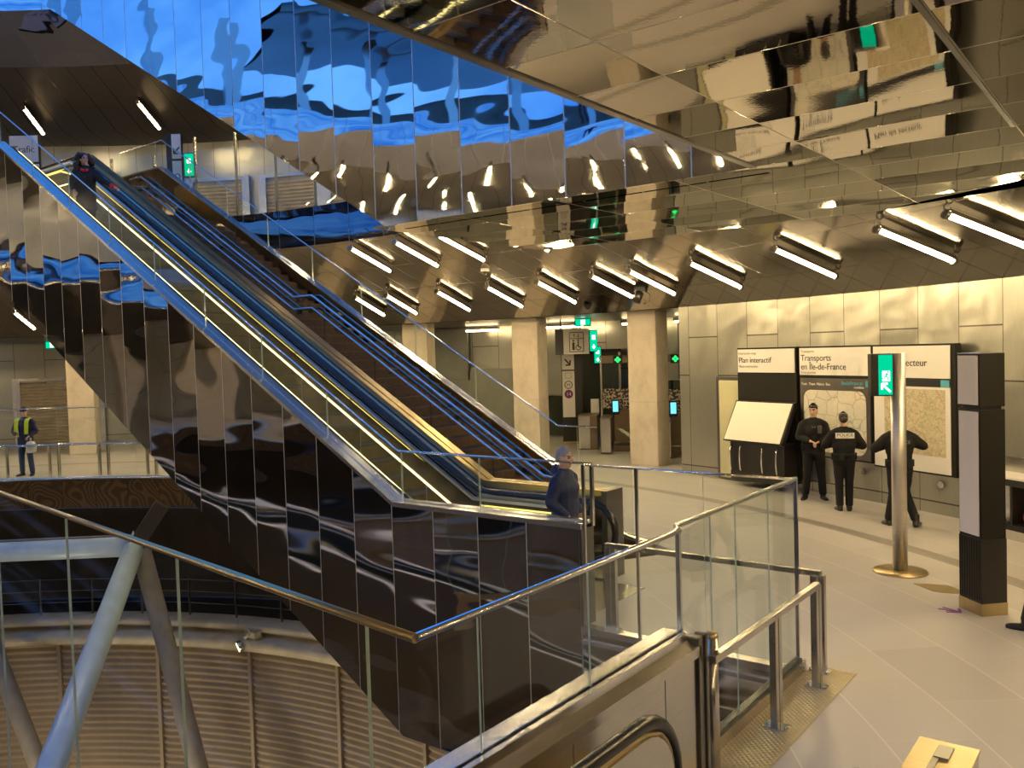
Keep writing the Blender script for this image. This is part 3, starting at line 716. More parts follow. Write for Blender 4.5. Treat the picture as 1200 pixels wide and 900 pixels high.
# floor edge beside the escalator foot: steel nosing over a dark mirrored fascia
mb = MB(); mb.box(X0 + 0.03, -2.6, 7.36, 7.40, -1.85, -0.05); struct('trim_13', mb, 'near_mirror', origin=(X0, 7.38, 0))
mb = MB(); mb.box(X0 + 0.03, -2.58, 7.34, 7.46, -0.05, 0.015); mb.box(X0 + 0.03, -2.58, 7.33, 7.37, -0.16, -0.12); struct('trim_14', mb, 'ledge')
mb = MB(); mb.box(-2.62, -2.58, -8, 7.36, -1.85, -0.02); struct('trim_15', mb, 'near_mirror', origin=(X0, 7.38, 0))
# ================================================================== GLASS GUARDS
def vpane(root, p, q, z0, z1, th=0.012, name='glass_pane', z0b=None, mat='glass'):
    """upright pane between two plan points; green cut edges"""
    p, q = Vector((*p, 0)), Vector((*q, 0)); d = (q - p).normalized(); n = Vector((-d.y, d.x, 0)) * th / 2
    p = p + d * 0.004; q = q - d * 0.004; zb = z0 if z0b is None else z0b
    mb = MB(); mb.hexa([p - n + Vector((0, 0, z0)), q - n + Vector((0, 0, zb)), q + n + Vector((0, 0, zb)), p + n + Vector((0, 0, z0))] + [v + Vector((0, 0, z1)) for v in (p - n, q - n, q + n, p + n)])
    o = obj(name, mb, [mat, 'glass_edge'], root)
    for f in o.data.polygons:
        if f.normal.dot(d) > 0.95: f.material_index = 1
    return o
# guard on the steel parapet along the shaft edge, running on as full-height glass round the corner
g = thing('glass_guard', 'long glass guard on the bright steel parapet, turning the corner of the shaft', 'guard rail', (-2.52, 5.0, 0))
ys = [2.56, 2.955, 3.89, 4.98]
for a, b_ in zip(ys, ys[1:]): vpane(g, (-2.52, a), (-2.52, b_), 1.05, 1.69)
ys = [4.98, 5.62, 6.06, 6.72, 7.37]
for a, b_ in zip(ys, ys[1:]): vpane(g, (-2.60 + .08 * (a < 5), a), (-2.60, b_), 0.06, 1.69)
xs = [-2.60, -3.475, -4.18, -4.80]
for a, b_ in zip(xs, xs[1:]): vpane(g, (a, 7.37), (b_, 7.37), 0.03, 1.69)
rail(g, 'top_rail', [(-2.52, 2.55, 1.705), (-2.52, 4.98, 1.705), (-2.60, 5.1, 1.705), (-2.60, 7.37, 1.705)], 0.020, 'ledge', 12)
rail(g, 'back_top_rail', [(-2.60, 7.37, 1.70), (-4.80, 7.37, 1.70)], 0.012, 'steel_bright', 8)
for x, y, z0 in ((-2.53, 4.985, 1.04), (-2.60, 7.365, 0.02), (-4.18, 7.37, 0.0), (-4.80, 7.37, 0.0)):
    mb = MB(); mb.box(x - .014, x + .014, y - .014, y + .014, z0, 1.70); obj('post', mb, 'ledge' if z0 > 1 else 'steel_bright', g)
mb = MB(); mb.hexa([(-2.65, 1.6, 1.0), (-2.535, 1.6, 1.0), (-2.535, 4.98, 1.0), (-2.65, 4.98, 1.0), (-2.65, 1.6, 1.05), (-2.535, 1.6, 1.05), (-2.535, 4.98, 1.05), (-2.65, 4.98, 1.05)])
obj('parapet_ledge', mb, 'ledge', g, bevel=0.004)
mb = MB(); mb.box(-2.505, -2.47, 1.6, 4.98, 1.0, 1.05); obj('parapet_outer_ledge', mb, 'ledge', g)
mb = MB(); mb.prism([(-2.47, 0.9), (-2.40, 0.9), (-2.40, 0.965), (-2.47, 1.0)], 'y', 1.6, 5.02); obj('parapet_bevel', mb, 'steel', g)
for a, b_ in ((1.6, 2.5), (2.51, 3.55), (3.56, 4.55), (4.56, 4.98)):
    mb = MB(); mb.box(-2.46, -2.42, a, b_, 0.0, 0.92); obj('parapet_panel', mb, 'steel', g)
mb = MB(); mb.box(-2.65, -2.61, 1.6, 4.98, -0.05, 1.0); obj('parapet_inner_panel', mb, 'near_mirror', g)
mb = MB(); mb.box(-2.60, -2.40, 4.985, 5.06, 0.0, 1.02); mb.box(-2.47, -2.385, 5.06, 5.10, 0.0, 1.03); obj('parapet_end', mb, 'steel_dark', g, bevel=0.01)
mb = MB(); mb.box(-2.64, -2.55, 5.06, 7.42, 0.0, 0.10); obj('kerb', mb, 'steel', g)
mb = MB(); mb.box(-2.63, -2.57, 5.06, 7.38, 0.10, 0.125); obj('kerb_seal', mb, 'rubber', g)
# guard over the shaft, in front
P0, P1 = Vector((-2.52, 2.55, 0)), Vector((-10.2, 3.60, 0)); dv = (P1 - P0).normalized()
g2 = thing('glass_guard', 'tall tinted glass guard with thin champagne top rail crossing over the deep shaft', 'guard rail', P0)
cut = [0.0, 0.36, 2.38, 4.45, 6.5, (P1 - P0).length]
for a, b_ in zip(cut, cut[1:]): vpane(g2, (P0 + dv * a)[:2], (P0 + dv * b_)[:2], 0.45 - 0.28 * a, 1.68, 0.02, z0b=0.45 - 0.28 * b_, mat='glass_calm')
rail(g2, 'top_rail', [P0 + Vector((0, 0, 1.70)), P1 + Vector((0, 0, 1.70))], 0.021, 'gold_steel', 12)
mb = MB(); mb.beam(P0 + Vector((0, 0, 0.42)), P1 + Vector((0, 0, 0.42 - 0.28 * cut[-1])), 0.12, 0.16); obj('base_rail', mb, 'steel', g2)

# stainless tube barriers on the floor beside the guard
def flat_post(root, x, y, ax, top=0.86):
    mb = MB()
    for s in (-1, 1):
        dx, dy = (0.035 * s, 0) if ax == 'x' else (0, 0.035 * s)
        mb.box(x + dx - .027, x + dx + .027, y + dy - .027, y + dy + .027, 0.012, top)
    obj('post', mb, 'steel', root, bevel=0.004)
    mb = MB(); mb.box(x - .09, x + .09, y - .06, y + .06, 0.0, 0.014)
    for s in (-1, 1): mb.tube([(x + .07 * s, y - .03, 0.01), (x + .07 * s, y - .03, 0.035)], 0.012, 8)
    obj('base_plate', mb, 'steel_bright', root)
b1 = thing('barrier_rail', 'low stainless barrier on the checkered plate along the right side of the glass guard', 'barrier', (-2.36, 6.2, 0))
flat_post(b1, -2.36, 6.20, 'y'); flat_post(b1, -2.36, 7.13, 'y')
mb = MB(); mb.box(-2.385, -2.335, 5.10, 7.16, 0.83, 0.88); obj('hand_bar', mb, 'steel', b1, bevel=0.004)
b2 = thing('barrier_rail', 'low stainless barrier behind the corner of the glass guard, running back to the escalator foot', 'barrier', (-2.45, 7.46, 0))
flat_post(b2, -2.45, 7.46, 'x')
flat_post(b2, -4.55, 7.46, 'x')
mb = MB(); mb.box(-4.60, -2.42, 7.435, 7.485, 0.85, 0.90); obj('hand_bar', mb, 'steel', b2, bevel=0.004)
bo = thing('bollard_post', 'round stainless post at the end of the steel parapet', 'post', (-2.43, 5.24, 0))
mb = MB(); mb.tube([(-2.43, 5.24, 0), (-2.43, 5.24, 0.955)], 0.042, 16); obj('shaft', mb, 'steel', bo)
mb = MB(); mb.lathe([(0.042, 0.95), (0.046, 0.955), (0.046, 0.975), (0.034, 0.985), (0.001, 0.988)], (-2.43, 5.24, 0), 16); obj('cap', mb, 'gold_steel', bo)
mb = MB(); mb.prism([(-2.55, 3.0), (-2.17, 3.0), (-2.17, 7.58), (-2.55, 7.58)], 'z', 0.001, 0.006)
tag(obj('tread_plate', mb, 'checker'), 'diamond-pattern steel plate on the floor under the low barrier', 'floor plate')

# escalator close to the camera
fe = thing('escalator', 'nearest escalator with black looping handrail below the steel parapet', 'escalator', (-2.1, 3.9, 0))
def up_line(h, y):  # level from the landing back to y=1.7, then climbing towards -y
    return Vector((0, y, h + max(0.0, (1.7 - y) * TAN)))
def fe_rail(x):
    pts = [(x, -4.2, 0.97 + 5.9 * TAN), (x, 1.4, 0.97 + .3 * TAN), (x, 1.7, 0.99), (x, 2.0, 0.975), (x, 3.75, 0.97)]
    r = 0.37
    pts += [(x, 3.75 + r * math.sin(t), 0.60 + r * math.cos(t)) for t in [PI * i / 14 for i in range(1, 14)]] + [(x, 3.5, 0.23)]
    return pts
def fe_side(x, th, nm):
    out = [(-4.2, 0.90 + 5.9 * TAN), (1.4, 0.90 + .3 * TAN), (1.7, 0.92), (2.0, 0.905), (3.75, 0.905)]
    out += [(3.75 + .305 * math.sin(t), 0.60 + .305 * math.cos(t)) for t in [PI * i / 14 for i in range(1, 14)]] + [(3.5, 0.30), (3.5, 0.0), (-4.2, 0.0)]
    return obj(nm, MB().prism(out, 'x', x, x + th), 'steel', fe)
for x, nm in ((-2.14, 'balustrade'), (-1.12, 'balustrade')):
    fe_side(x - 0.03, 0.06, nm)
    mb = MB(); mb.tube(fe_rail(x), 0.040, 12); obj('handrail', mb, 'rubber', fe)
    mb = MB(); mb.tube([(p[0], p[1] - (0.03 if p[1] > 3.76 else 0), p[2] - 0.05 + (0.0 if p[2] > 0.9 else 0.03)) for p in fe_rail(x)[1:12]], 0.020, 8); obj('handrail_track', mb, 'gold_steel', fe)
mb = MB(); mb.box(-2.30, -2.17, -1.0, 4.2, 0.0, 0.50); obj('outer_deck', mb, 'gold_steel', fe)
mb = MB(); mb.box(-2.10, -1.16, 1.6, 4.3, 0.0, 0.012); obj('landing_plate', mb, 'tread', fe)

# pedestal in the lower corner
bx = thing('service_pedestal', 'brass-toned steel pedestal with split lid, close to the viewer on the tiles', 'pedestal', (-0.87, 4.2, 0))
mb = MB(); mb.box(-1.0, -0.74, 3.75, 4.56, 0.0, 0.885); obj('body', mb, 'steel', bx, bevel=0.006)
mb = MB(); mb.box(-1.005, -0.735, 3.74, 4.57, 0.885, 0.90); obj('lid', mb, 'gold_steel', bx, bevel=0.003)
mb = MB(); mb.box(-0.905, -0.875, 3.76, 4.50, 0.9, 0.907); obj('lid_groove', mb, 'steel_dark', bx)
mb = MB(); mb.box(-0.90, -0.835, 4.36, 4.50, 0.9, 0.912); obj('reader_window', mb, 'grey_panel', bx)

# ================================================================== HALL FURNITURE
def frame_at(az0, az1, r):
    p, q = pol(az0, r), pol(az1, r); d = q - p; return p, d.length, math.atan2(d.y, d.x)
# information unit 1: interactive map desk
p, W, rz = frame_at(18.55, 22.85, 20.12)
u1 = thing('map_kiosk', 'dark kiosk with cream tilted desk screen and the words Plan interactif on its header', 'kiosk', p, rz)
def lb(root, nm, x0, x1, y0, y1, z0, z1, m, bev=0.0):
    mb = MB(); mb.box(x0, x1, y0, y1, z0, z1); return obj(nm, mb, m, root, bevel=bev, local=True)
lb(u1, 'backboard', 0, W, -0.14, 0.0, 0.20, 2.80, 'charcoal')
lb(u1, 'header_panel', 0.03, W - 0.03, -0.165, -0.14, 2.30, 2.77, 'white', 0.003)
mb = MB(); mb.hexa([(0, -.60, .93), (W, -.60, .93), (W, -.50, .90), (0, -.50, .90), (0, -.20, 1.72), (W, -.20, 1.72), (W, -.12, 1.72), (0, -.12, 1.72)])
obj('desk_housing', mb, 'charcoal', u1, local=True)
mb = MB(); mb.hexa([(.04, -.615, .955), (W - .04, -.615, .955), (W - .04, -.60, .95), (.04, -.60, .95), (.04, -.225, 1.70), (W - .04, -.225, 1.70), (W - .04, -.205, 1.70), (.04, -.205, 1.70)])
obj('desk_screen', mb, 'screen_off', u1, local=True)
lb(u1, 'cabinet', 0.10, W - 0.02, -0.50, -0.0, 0.13, 0.93, 'black', 0.006)
for x in (0.16, 0.42, W - 0.52, W - 0.16):
    mb = MB(); mb.tube([(x, -.50, .32), (x, -.56, .36), (x, -.575, .50), (x, -.575, .68), (x, -.56, .80), (x, -.50, .84)], 0.016, 8)
    obj('handle', mb, 'steel_bright', u1, local=True)
text('header_text', 'Plan interactif', 0.155, 'text', u1, (0.06, -0.168, 2.50))
text('header_subtext', 'Interactive map', 0.075, 'text_grey', u1, (0.06, -0.168, 2.665)); text('header_subtext', 'Plano interactivo', 0.075, 'text_grey', u1, (0.06, -0.168, 2.40))
# unit 2: transport map
p, W, rz = frame_at(23.05, 27.85, 20.12)
u2 = thing('map_board', 'tall board with rounded rail network map under the words Transports en Île-de-France', 'map board', p, rz)
lb(u2, 'backboard', 0, W, -0.12, 0.0, 0.72, 2.80, 'charcoal')
lb(u2, 'header_panel', 0.02, W - 0.02, -0.14, -0.12, 2.26, 2.77, 'white', 0.003)
lb(u2, 'map_sheet', 0.03, W - 0.03, -0.135, -0.12, 0.75, 2.20, 'steel_dark')
def rrect(x0, x1, z0, z1, r, n=8):
    out = []
    for cx, cz, a in ((x1 - r, z1 - r, 0), (x0 + r, z1 - r, 90), (x0 + r, z0 + r, 180), (x1 - r, z0 + r, 270)):
        for i in range(n + 1): t = R_(a + 90 * i / n); out.append((cx + r * math.cos(t), cz + r * math.sin(t)))
    return out
obj('network_map', MB().prism(rrect(.12, W - .12, .83, 1.98, .17), 'y', -.142, -.136), 'map_net', u2, local=True)
text('header_text', 'Transports', 0.165, 'text', u2, (0.06, -0.143, 2.53)); text('header_text', 'en Île-de-France', 0.165, 'text', u2, (0.06, -0.143, 2.365))
text('header_subtext', 'Transports', 0.075, 'text_grey', u2, (0.06, -0.143, 2.685)); text('header_subtext', 'Transportes', 0.075, 'text_grey', u2, (0.06, -0.143, 2.285))
text('strip_text', 'Train  Tram  Métro  Bus', 0.07, 'text_white', u2, (0.06, -0.138, 2.07)); text('strip_text', 'îledeFrance', 0.10, 'sky_blue_patch', u2, (W - .66, -0.138, 2.09)); text('strip_text', 'mobilités', 0.06, 'text_white', u2, (W - .38, -0.138, 2.03))
lb(u2, 'logo_patch', W - .13, W - .05, -.139, -.135, 2.06, 2.17, 'sky_blue_patch')
# unit 3: district map
p, W, rz = frame_at(27.95, 32.55, 20.12)
u3 = thing('map_board', 'board with tan street map of the district, partly behind the exit sign pole', 'map board', p, rz)
lb(u3, 'backboard', 0, W + 0.06, -0.12, 0.0, 0.68, 2.80, 'charcoal')
lb(u3, 'header_panel', 0.02, W - 0.03, -0.14, -0.12, 2.24, 2.77, 'white', 0.003)
lb(u3, 'map_sheet', 0.03, W - 0.03, -0.135, -0.12, 0.71, 2.22, 'white')
lb(u3, 'strip', 0.03, W - 0.03, -0.137, -0.12, 2.10, 2.22, 'black')
lb(u3, 'street_map', 0.26, W - 0.12, -0.140, -0.13, 0.98, 2.06, 'map_area')
lb(u3, 'logo_patch', W - .20, W - .04, -.141, -.137, 2.105, 2.215, 'sky_blue_patch')
text('header_text', 'Plan du secteur', 0.165, 'text', u3, (0.13, -0.143, 2.44))
# round wall buttons below the boards
for az in (21.9, 25.2, 26.7, 31.4, 34.0):
    mb = MB(); a = pol(az, 20.2, 0.52 if az < 28 else 0.50); d = (a - pol(az, 19, a.z)).normalized(); mb.tube([a, a - d * 0.03], 0.06, 16)
    tag(obj('wall_plug', mb, 'steel'), 'small round metal plug in the lower wall panel below the map boards', 'wall plug', 'wall plugs below the map boards')

# exit-sign pole
sp = thing('sign_pole', 'round steel pole on a disc foot carrying a lit green exit sign', 'sign pole', (-2.679, 11.26, 0))
mb = MB(); mb.tube([(-2.679, 11.26, 0.03), (-2.679, 11.26, 2.72)], 0.088, 24); obj('pole', mb, 'satin_steel', sp)
mb = MB(); mb.lathe([(0.001, 0.035), (0.10, 0.035), (0.31, 0.02), (0.32, 0.0), (0.001, 0.0)], (-2.679, 11.26, 0), 36); obj('base_disc', mb, 'gold_steel', sp)
rzs = R_(30); Ms = Matrix.Translation((-2.679, 11.26, 0)) @ Matrix.Rotation(rzs, 4, 'Z')
def sbox(root, nm, x0, x1, y0, y1, z0, z1, m, Mx, bev=0.0):
    mb = MB(); mb.box(x0, x1, y0, y1, z0, z1); bmesh.ops.transform(mb.b, matrix=Mx, verts=mb.b.verts); return obj(nm, mb, m, root, bevel=bev)
sbox(sp, 'sign_box', -0.34, -0.075, -0.10, 0.06, 2.20, 2.72, 'charcoal', Ms, 0.01)
sf = sbox(sp, 'sign_face', -0.255, -0.095, -0.112, -0.09, 2.215, 2.705, 'green', Ms)
sbox(sf, 'sign_window', -0.215, -0.125, -0.116, -0.11, 2.38, 2.51, 'white_light', Ms)
def running_man(mb, cx, z, s):
    f = lambda x, y: (cx + x * s, -0.1175, z + y * s)
    for a, b_, w in (((.1, .3), (-.02, .0), .16), ((-.02, 0), (.18, -.16), .10), ((.18, -.16), (.12, -.42), .09), ((-.04, 0), (-.18, -.2), .10), ((-.18, -.2), (-.42, -.22), .09), ((.08, .26), (.28, .12), .07), ((.08, .26), (-.18, .22), .07), ((-.18, .22), (-.26, .06), .06)):
        mb.beam(f(*a), f(*b_), 0.003, w * s, (1, 0, 0)) if False else mb.beam(f(*a), f(*b_), w * s, 0.003, (0, 1, 0))
    mb.tube([Vector(f(.16, .43)) + Vector((0, .001, 0)), Vector(f(.16, .43)) - Vector((0, .002, 0))], .09 * s, 10)
mb = MB(); running_man(mb, -0.17, 2.445, 0.12); bmesh.ops.transform(mb.b, matrix=Ms, verts=mb.b.verts); obj('running_figure', mb, 'green', sf)
mb = MB()
for a, b_ in (((-.12, 2.25), (-.215, 2.345)), ((-.225, 2.35), (-.15, 2.35)), ((-.22, 2.355), (-.22, 2.28))): mb.beam((a[0], -.115, a[1]), (b_[0], -.115, b_[1]), 0.025, 0.003, (0, 1, 0))
bmesh.ops.transform(mb.b, matrix=Ms, verts=mb.b.verts); obj('arrow', mb, 'white_light', sf)

# blank display totem
tt = thing('display_totem', 'tall black display totem with two blank pale panels right of the sign pole', 'totem', (-1.57, 10.06, 0), R_(-44))
lb(tt, 'plinth', -0.195, 0.165, -0.15, 0.15, 0.0, 0.13, 'gold_steel', 0.004)
lb(tt, 'base', -0.19, 0.16, -0.145, 0.145, 0.13, 0.80, 'black', 0.004)
lb(tt, 'body', -0.185, 0.155, -0.14, 0.14, 0.80, 2.14, 'charcoal', 0.004)
lb(tt, 'head', -0.19, 0.155, -0.145, 0.14, 2.17, 2.72, 'charcoal', 0.004)
lb(tt, 'neck', -0.16, 0.13, -0.11, 0.12, 2.12, 2.18, 'black')
lb(tt, 'display_panel', -0.165, 0.125, -0.152, -0.14, 0.83, 2.12, 'mauve_white'); lb(tt, 'display_panel', -0.17, 0.13, -0.157, -0.14, 2.19, 2.70, 'mauve_white')
lb(tt, 'top_plate', -0.19, 0.155, -0.145, 0.14, 2.72, 2.728, 'steel_bright')
for i in range(9): 
    if i == 0: rb = MB()
    rb.box(-0.18 + i * 0.038, -0.172 + i * 0.038, -0.15, -0.144, 0.16, 0.79)
obj('base_ribs', rb, 'charcoal', tt, local=True)

mb = MB(); c0 = Vector((-2.118, 10.714, 0)); mb.prism([(c0.x - .30, c0.y + .06), (c0.x - .26, c0.y + .09), (c0.x + .02, c0.y + .17), (c0.x + .08, c0.y + .15), (c0.x + .30, c0.y - .08), (c0.x + .27, c0.y - .11), (c0.x + .02, c0.y - .17), (c0.x - .04, c0.y - .16)], 'z', 0.001, 0.006)
tag(obj('floor_hatch', mb, 'gold_steel'), 'flat brass-coloured hatch set in the tiles between the sign pole and the totem', 'floor hatch')
mb = MB(); s0 = Vector((-1.79, 9.93, 0.002))
for a, b_ in (((-.16, .05), (.02, -.03)), ((-.19, -.02), (.03, -.05)), ((.03, -.05), (-.01, .08)), ((.03, -.05), (-.10, -.1))): mb.beam(s0 + Vector((*a, 0)), s0 + Vector((*b_, 0)), 0.03, 0.003)
tag(obj('floor_sticker', mb, 'purple'), 'small purple tape arrow on the tiles beside the totem foot', 'floor sticker')

# recycling counter at the right-hand wall
rc = thing('waste_counter', 'pale counter against the panel wall with yellow sack, plastic and red bottle cap beneath', 'counter', pol(36.3, 19.9), -R_(36.3))
lb(rc, 'counter_top', -0.75, 1.2, -0.30, 0.22, 0.83, 0.90, 'white', 0.006)
lb(rc, 'rear_panel', -0.75, 1.2, 0.16, 0.25, 0.9, 1.12, 'steel'); lb(rc, 'front_edge', -0.75, 1.2, -0.32, -0.28, 0.78, 0.87, 'black')
lb(rc, 'base_shelf', -0.7, 1.15, -0.26, 0.22, 0.14, 0.22, 'charcoal'); lb(rc, 'plinth', -0.7, 1.15, -0.24, 0.22, 0.0, 0.14, 'steel')
lb(rc, 'divider', 0.05, 0.09, -0.24, 0.2, 0.22, 0.83, 'black')
def sack(nm, c, rx, ry, h, m, label, cat):
    mb = MB(); mb.lathe([(0.01, 0), (0.75, .02), (0.95, .2), (1.0, .5), (0.92, .8), (0.7, .95), (0.35, 1.0), (0.01, 1.0)], (0, 0, 0), 14)
    for v in mb.b.verts:
        k = 1 + random.uniform(-.08, .08); v.co = Vector((v.co.x * rx * k, v.co.y * ry * k, v.co.z * h))
    bmesh.ops.transform(mb.b, matrix=Matrix.Translation(c), verts=mb.b.verts); tag(obj(nm, mb, m, origin=c), label, cat)
def rcp(x, y, z): return Matrix.Translation(pol(36.3, 19.9)) @ Matrix.Rotation(-R_(36.3), 4, 'Z') @ Vector((x, y, z))
sack('yellow_sack', rcp(-0.42, -0.04, 0.22), 0.22, 0.17, 0.58, 'yellow', 'yellow plastic sack under the pale counter', 'sack')
sack('plastic_bag', rcp(-0.08, -0.06, 0.22), 0.10, 0.12, 0.56, 'clear_bag', 'crumpled whitish plastic bag under the counter, beside the yellow sack', 'bag')
sack('red_container', rcp(0.24, -0.06, 0.22), 0.10, 0.10, 0.22, 'red', 'orange-red container under the counter at the picture edge', 'container')

# ticket gates in the recess behind the columns
def gate(x, y, rz, label, screen=True):
    t = thing('ticket_gate', label, 'ticket gate', (x, y, 0), rz, 'ticket gates behind the columns')
    lb(t, 'cabinet', -0.32, -0.02, -0.9, 0.5, 0.0, 0.98, 'gate_brown', 0.02)
    lb(t, 'cabinet_front', -0.30, -0.04, -0.92, -0.90, 0.05, 0.95, 'steel')
    lb(t, 'post', -0.36, -0.31, 0.3, 0.42, 0.0, 2.62, 'steel'); lb(t, 'post', 0.47, 0.52, 0.3, 0.42, 0.0, 2.62, 'steel')
    lb(t, 'header', -0.36, 0.52, 0.3, 0.42, 2.45, 2.66, 'gate_brown')
    o = lb(t, 'gate_glass', -0.30, 0.46, 0.34, 0.36, 1.15, 1.72, 'pattern'); lb(t, 'upper_glass', -0.30, 0.46, 0.34, 0.355, 1.75, 2.42, 'glass')
    lb(t, 'lower_panel', 0.0, 0.46, 0.33, 0.36, 0.2, 1.12, 'gate_brown'); lb(t, 'floor_rail', 0.0, 0.50, -0.3, 0.36, 0.0, 0.16, 'gate_brown')
    s = lb(t, 'reader', -0.04, 0.17, 0.05, 0.12, 1.0, 1.42, 'black'); lb(s, 'reader_screen', -0.01, 0.14, 0.04, 0.05, 1.08, 1.38, 'cyan')
    s = lb(t, 'signal_box', 0.02, 0.28, 0.26, 0.30, 2.42, 2.66, 'black')
    mb = MB(); cx, cz = 0.15, 2.54
    for a in range(4):
        d = Vector((math.cos(PI / 2 * a), 0, math.sin(PI / 2 * a))) * 0.05; mb.tube([Vector((cx, .255, cz)) + d, Vector((cx, .248, cz)) + d], 0.036, 10)
    obj('green_signal', mb, 'green_led', s, local=True); return t
gate(-12.45, 20.75, R_(28), 'bronze ticket gate with cyan screen, left of the nearest concrete column')
gate(-10.55, 20.55, R_(28), 'bronze ticket gate showing between the nearest column and the panel wall')
gc = thing('gate_cabinet', 'low bronze gate cabinet with pale notice, right of the black lift totem', 'ticket gate', (-13.35, 21.0, 0), R_(28))
lb(gc, 'body', -0.34, 0.22, -0.5, 0.5, 0.0, 0.98, 'gate_brown', 0.02); lb(gc, 'end_face', -0.32, 0.0, -0.515, -0.50, 0.04, 0.95, 'steel'); lb(gc, 'notice', -0.02, 0.22, 0.3, 0.33, 0.99, 1.40, 'white')

# lift totem
lt = thing('lift_totem', 'black totem with white strip of line symbols standing by the ticket gates', 'totem', (-14.45, 21.67, 0), R_(34))
lb(lt, 'body', -0.29, 0.32, -0.08, 0.2, 0.0, 2.85, 'black', 0.004); lb(lt, 'plinth', -0.31, 0.34, -0.1, 0.22, 0, 0.08, 'gold_steel')
lb(lt, 'white_strip', -0.27, 0.10, -0.092, -0.08, 0.82, 2.22, 'white'); lb(lt, 'arrow_panel', -0.27, 0.10, -0.092, -0.08, 2.26, 2.72, 'white')
mb = MB()
for a, b_ in (((-.18, 2.58), (-.02, 2.40)), ((-.02, 2.40), (-.02, 2.55)), ((-.02, 2.40), (-.16, 2.40))): mb.beam((a[0], -.094, a[1]), (b_[0], -.094, b_[1]), 0.045, 0.004, (0, 1, 0))
obj('arrow', mb, 'text', lt, local=True)
def ring_disc(mb, x, y, z, r, r2):
    mb.tube([(x, y, z), (x, y - .003, z)], r, 20)
mb = MB(); ring_disc(mb, -.085, -.092, 1.52, .13, 0); obj('line_disc', mb, 'purple_disc', lt, local=True); text('line_number', '14', 0.15, 'text_white', lt, (-.085, -.097, 1.47), align='CENTER')
mb = MB(); mb.tube([(-.085 + .11 * math.cos(2 * PI * i / 20), -.094, 1.80 + .11 * math.sin(2 * PI * i / 20)) for i in range(20)], 0.012, 6, closed=True); obj('metro_ring', mb, 'text', lt, local=True); text('metro_letter', 'M', 0.14, 'text', lt, (-.085, -.095, 1.75), align='CENTER')
mb = MB()
for a, b_ in (((-.17, 2.0), (0, 2.0)), ((-.17, 2.16), (0, 2.16)), ((-.17, 2.0), (-.17, 2.16)), ((0, 2.0), (0, 2.16))): mb.beam((a[0], -.094, a[1]), (b_[0], -.094, b_[1]), 0.014, 0.004, (0, 1, 0))
obj('pictogram_frame', mb, 'text_grey', lt, local=True)
lc = thing('lift_cabin', 'dark glass lift shaft behind the black totem with the line symbols', 'lift', (-14.0, 22.6, 0), R_(34))
lb(lc, 'glass_box', -0.55, 0.62, 0.0, 1.6, 0.0, 2.75, 'dark_glass', 0.01); lb(lc, 'door_frame', -0.57, -0.50, -0.03, 0.0, 0.0, 2.75, 'black'); lb(lc, 'door_frame', 0.57, 0.64, -0.03, 0.0, 0.0, 2.75, 'steel'); lb(lc, 'roof_plate', -0.6, 0.66, -0.04, 1.64, 2.75, 2.85, 'charcoal')
# hanging lift sign
hs = thing('hanging_sign', 'cream lift sign with wheelchair pictogram hanging from two rods', 'hanging sign', (-13.75, 20.95, 2.72), R_(34))
lb(hs, 'sign_box', -0.62, 0.36, -0.06, 0.12, 0.0, 0.74, 'black'); lb(hs, 'sign_face', -0.38, 0.36, -0.075, -0.06, 0.01, 0.73, 'white')
for x in (-0.45, 0.12):
    mb = MB(); mb.tube([(x, 0.03, 0.74), (x, 0.03, 1.9)], 0.02, 8); obj('hanging_rod', mb, 'steel_dark', hs, local=True)
mb = MB()
for a, b_ in (((-.2, .08), (.2, .08)), ((-.2, .64), (.2, .64)), ((-.2, .08), (-.2, .64)), ((.2, .08), (.2, .64)), ((-.2, .46), (.2, .46))): mb.beam((a[0], -.077, a[1]), (b_[0], -.077, b_[1]), 0.02, 0.004, (0, 1, 0))
mb.tube([(-.09, -.077, .40), (-.09, -.08, .40)], 0.03, 10); mb.beam((-.09, -.077, .35), (-.09, -.077, .13), 0.07, 0.004, (0, 1, 0))
mb.tube([(.05 + .07 * math.cos(R_(t)), -.077, .2 + .07 * math.sin(R_(t))) for t in range(100, 390, 20)], 0.011, 6); mb.beam((.05, -.077, .38), (.05, -.077, .22), 0.03, 0.004, (0, 1, 0)); mb.beam((.05, -.077, .23), (.13, -.077, .20), 0.03, 0.004, (0, 1, 0)); mb.tube([(.05, -.077, .41), (.05, -.08, .41)], 0.025, 10)
for x, s in ((-.06, 1), (.06, -1)): mb.beam((x, -.077, .5), (x, -.077, .59), 0.02, 0.004, (0, 1, 0)); mb.beam((x - .03, -.077, .55 + .03 * (s > 0) - .02), (x, -.077, .59 if s > 0 else .5), .015, 0.004, (0, 1, 0))
obj('lift_pictogram', mb, 'text', hs, local=True)
def green_sign(loc, rz, w, h, label, d=0.1, pict=True):
    t = thing('exit_sign', label, 'exit sign', loc, rz)
    lb(t, 'housing', -w / 2, w / 2, 0, d, 0, h, 'charcoal'); lb(t, 'sign_face', -w / 2 + .02, w / 2 - .02, -.012, 0, .02, h - .02, 'green')
    if h > w: lb(t, 'pictogram', -w / 5, w / 5, -.016, -.01, h * .56, h * .56 + w * .45, 'white_light'); lb(t, 'arrow_mark', -w / 12, w / 12, -.016, -.01, h * .14, h * .34, 'white_light'); lb(t, 'arrow_head', -w / 5, w / 5, -.016, -.01, h * .2, h * .25, 'white_light')
    else: lb(t, 'pictogram', -h * .3, h * .3, -.016, -.01, h * .2, h * .8, 'white_light')
    return t
green_sign((-13.42, 21.35, 2.78), R_(70), 0.30, 0.64, 'tall green exit sign attached right of the hanging lift sign')
green_sign((-13.60, 21.85, 2.42), R_(48), 0.24, 0.52, 'green exit sign mounted below and right of the hanging lift sign')
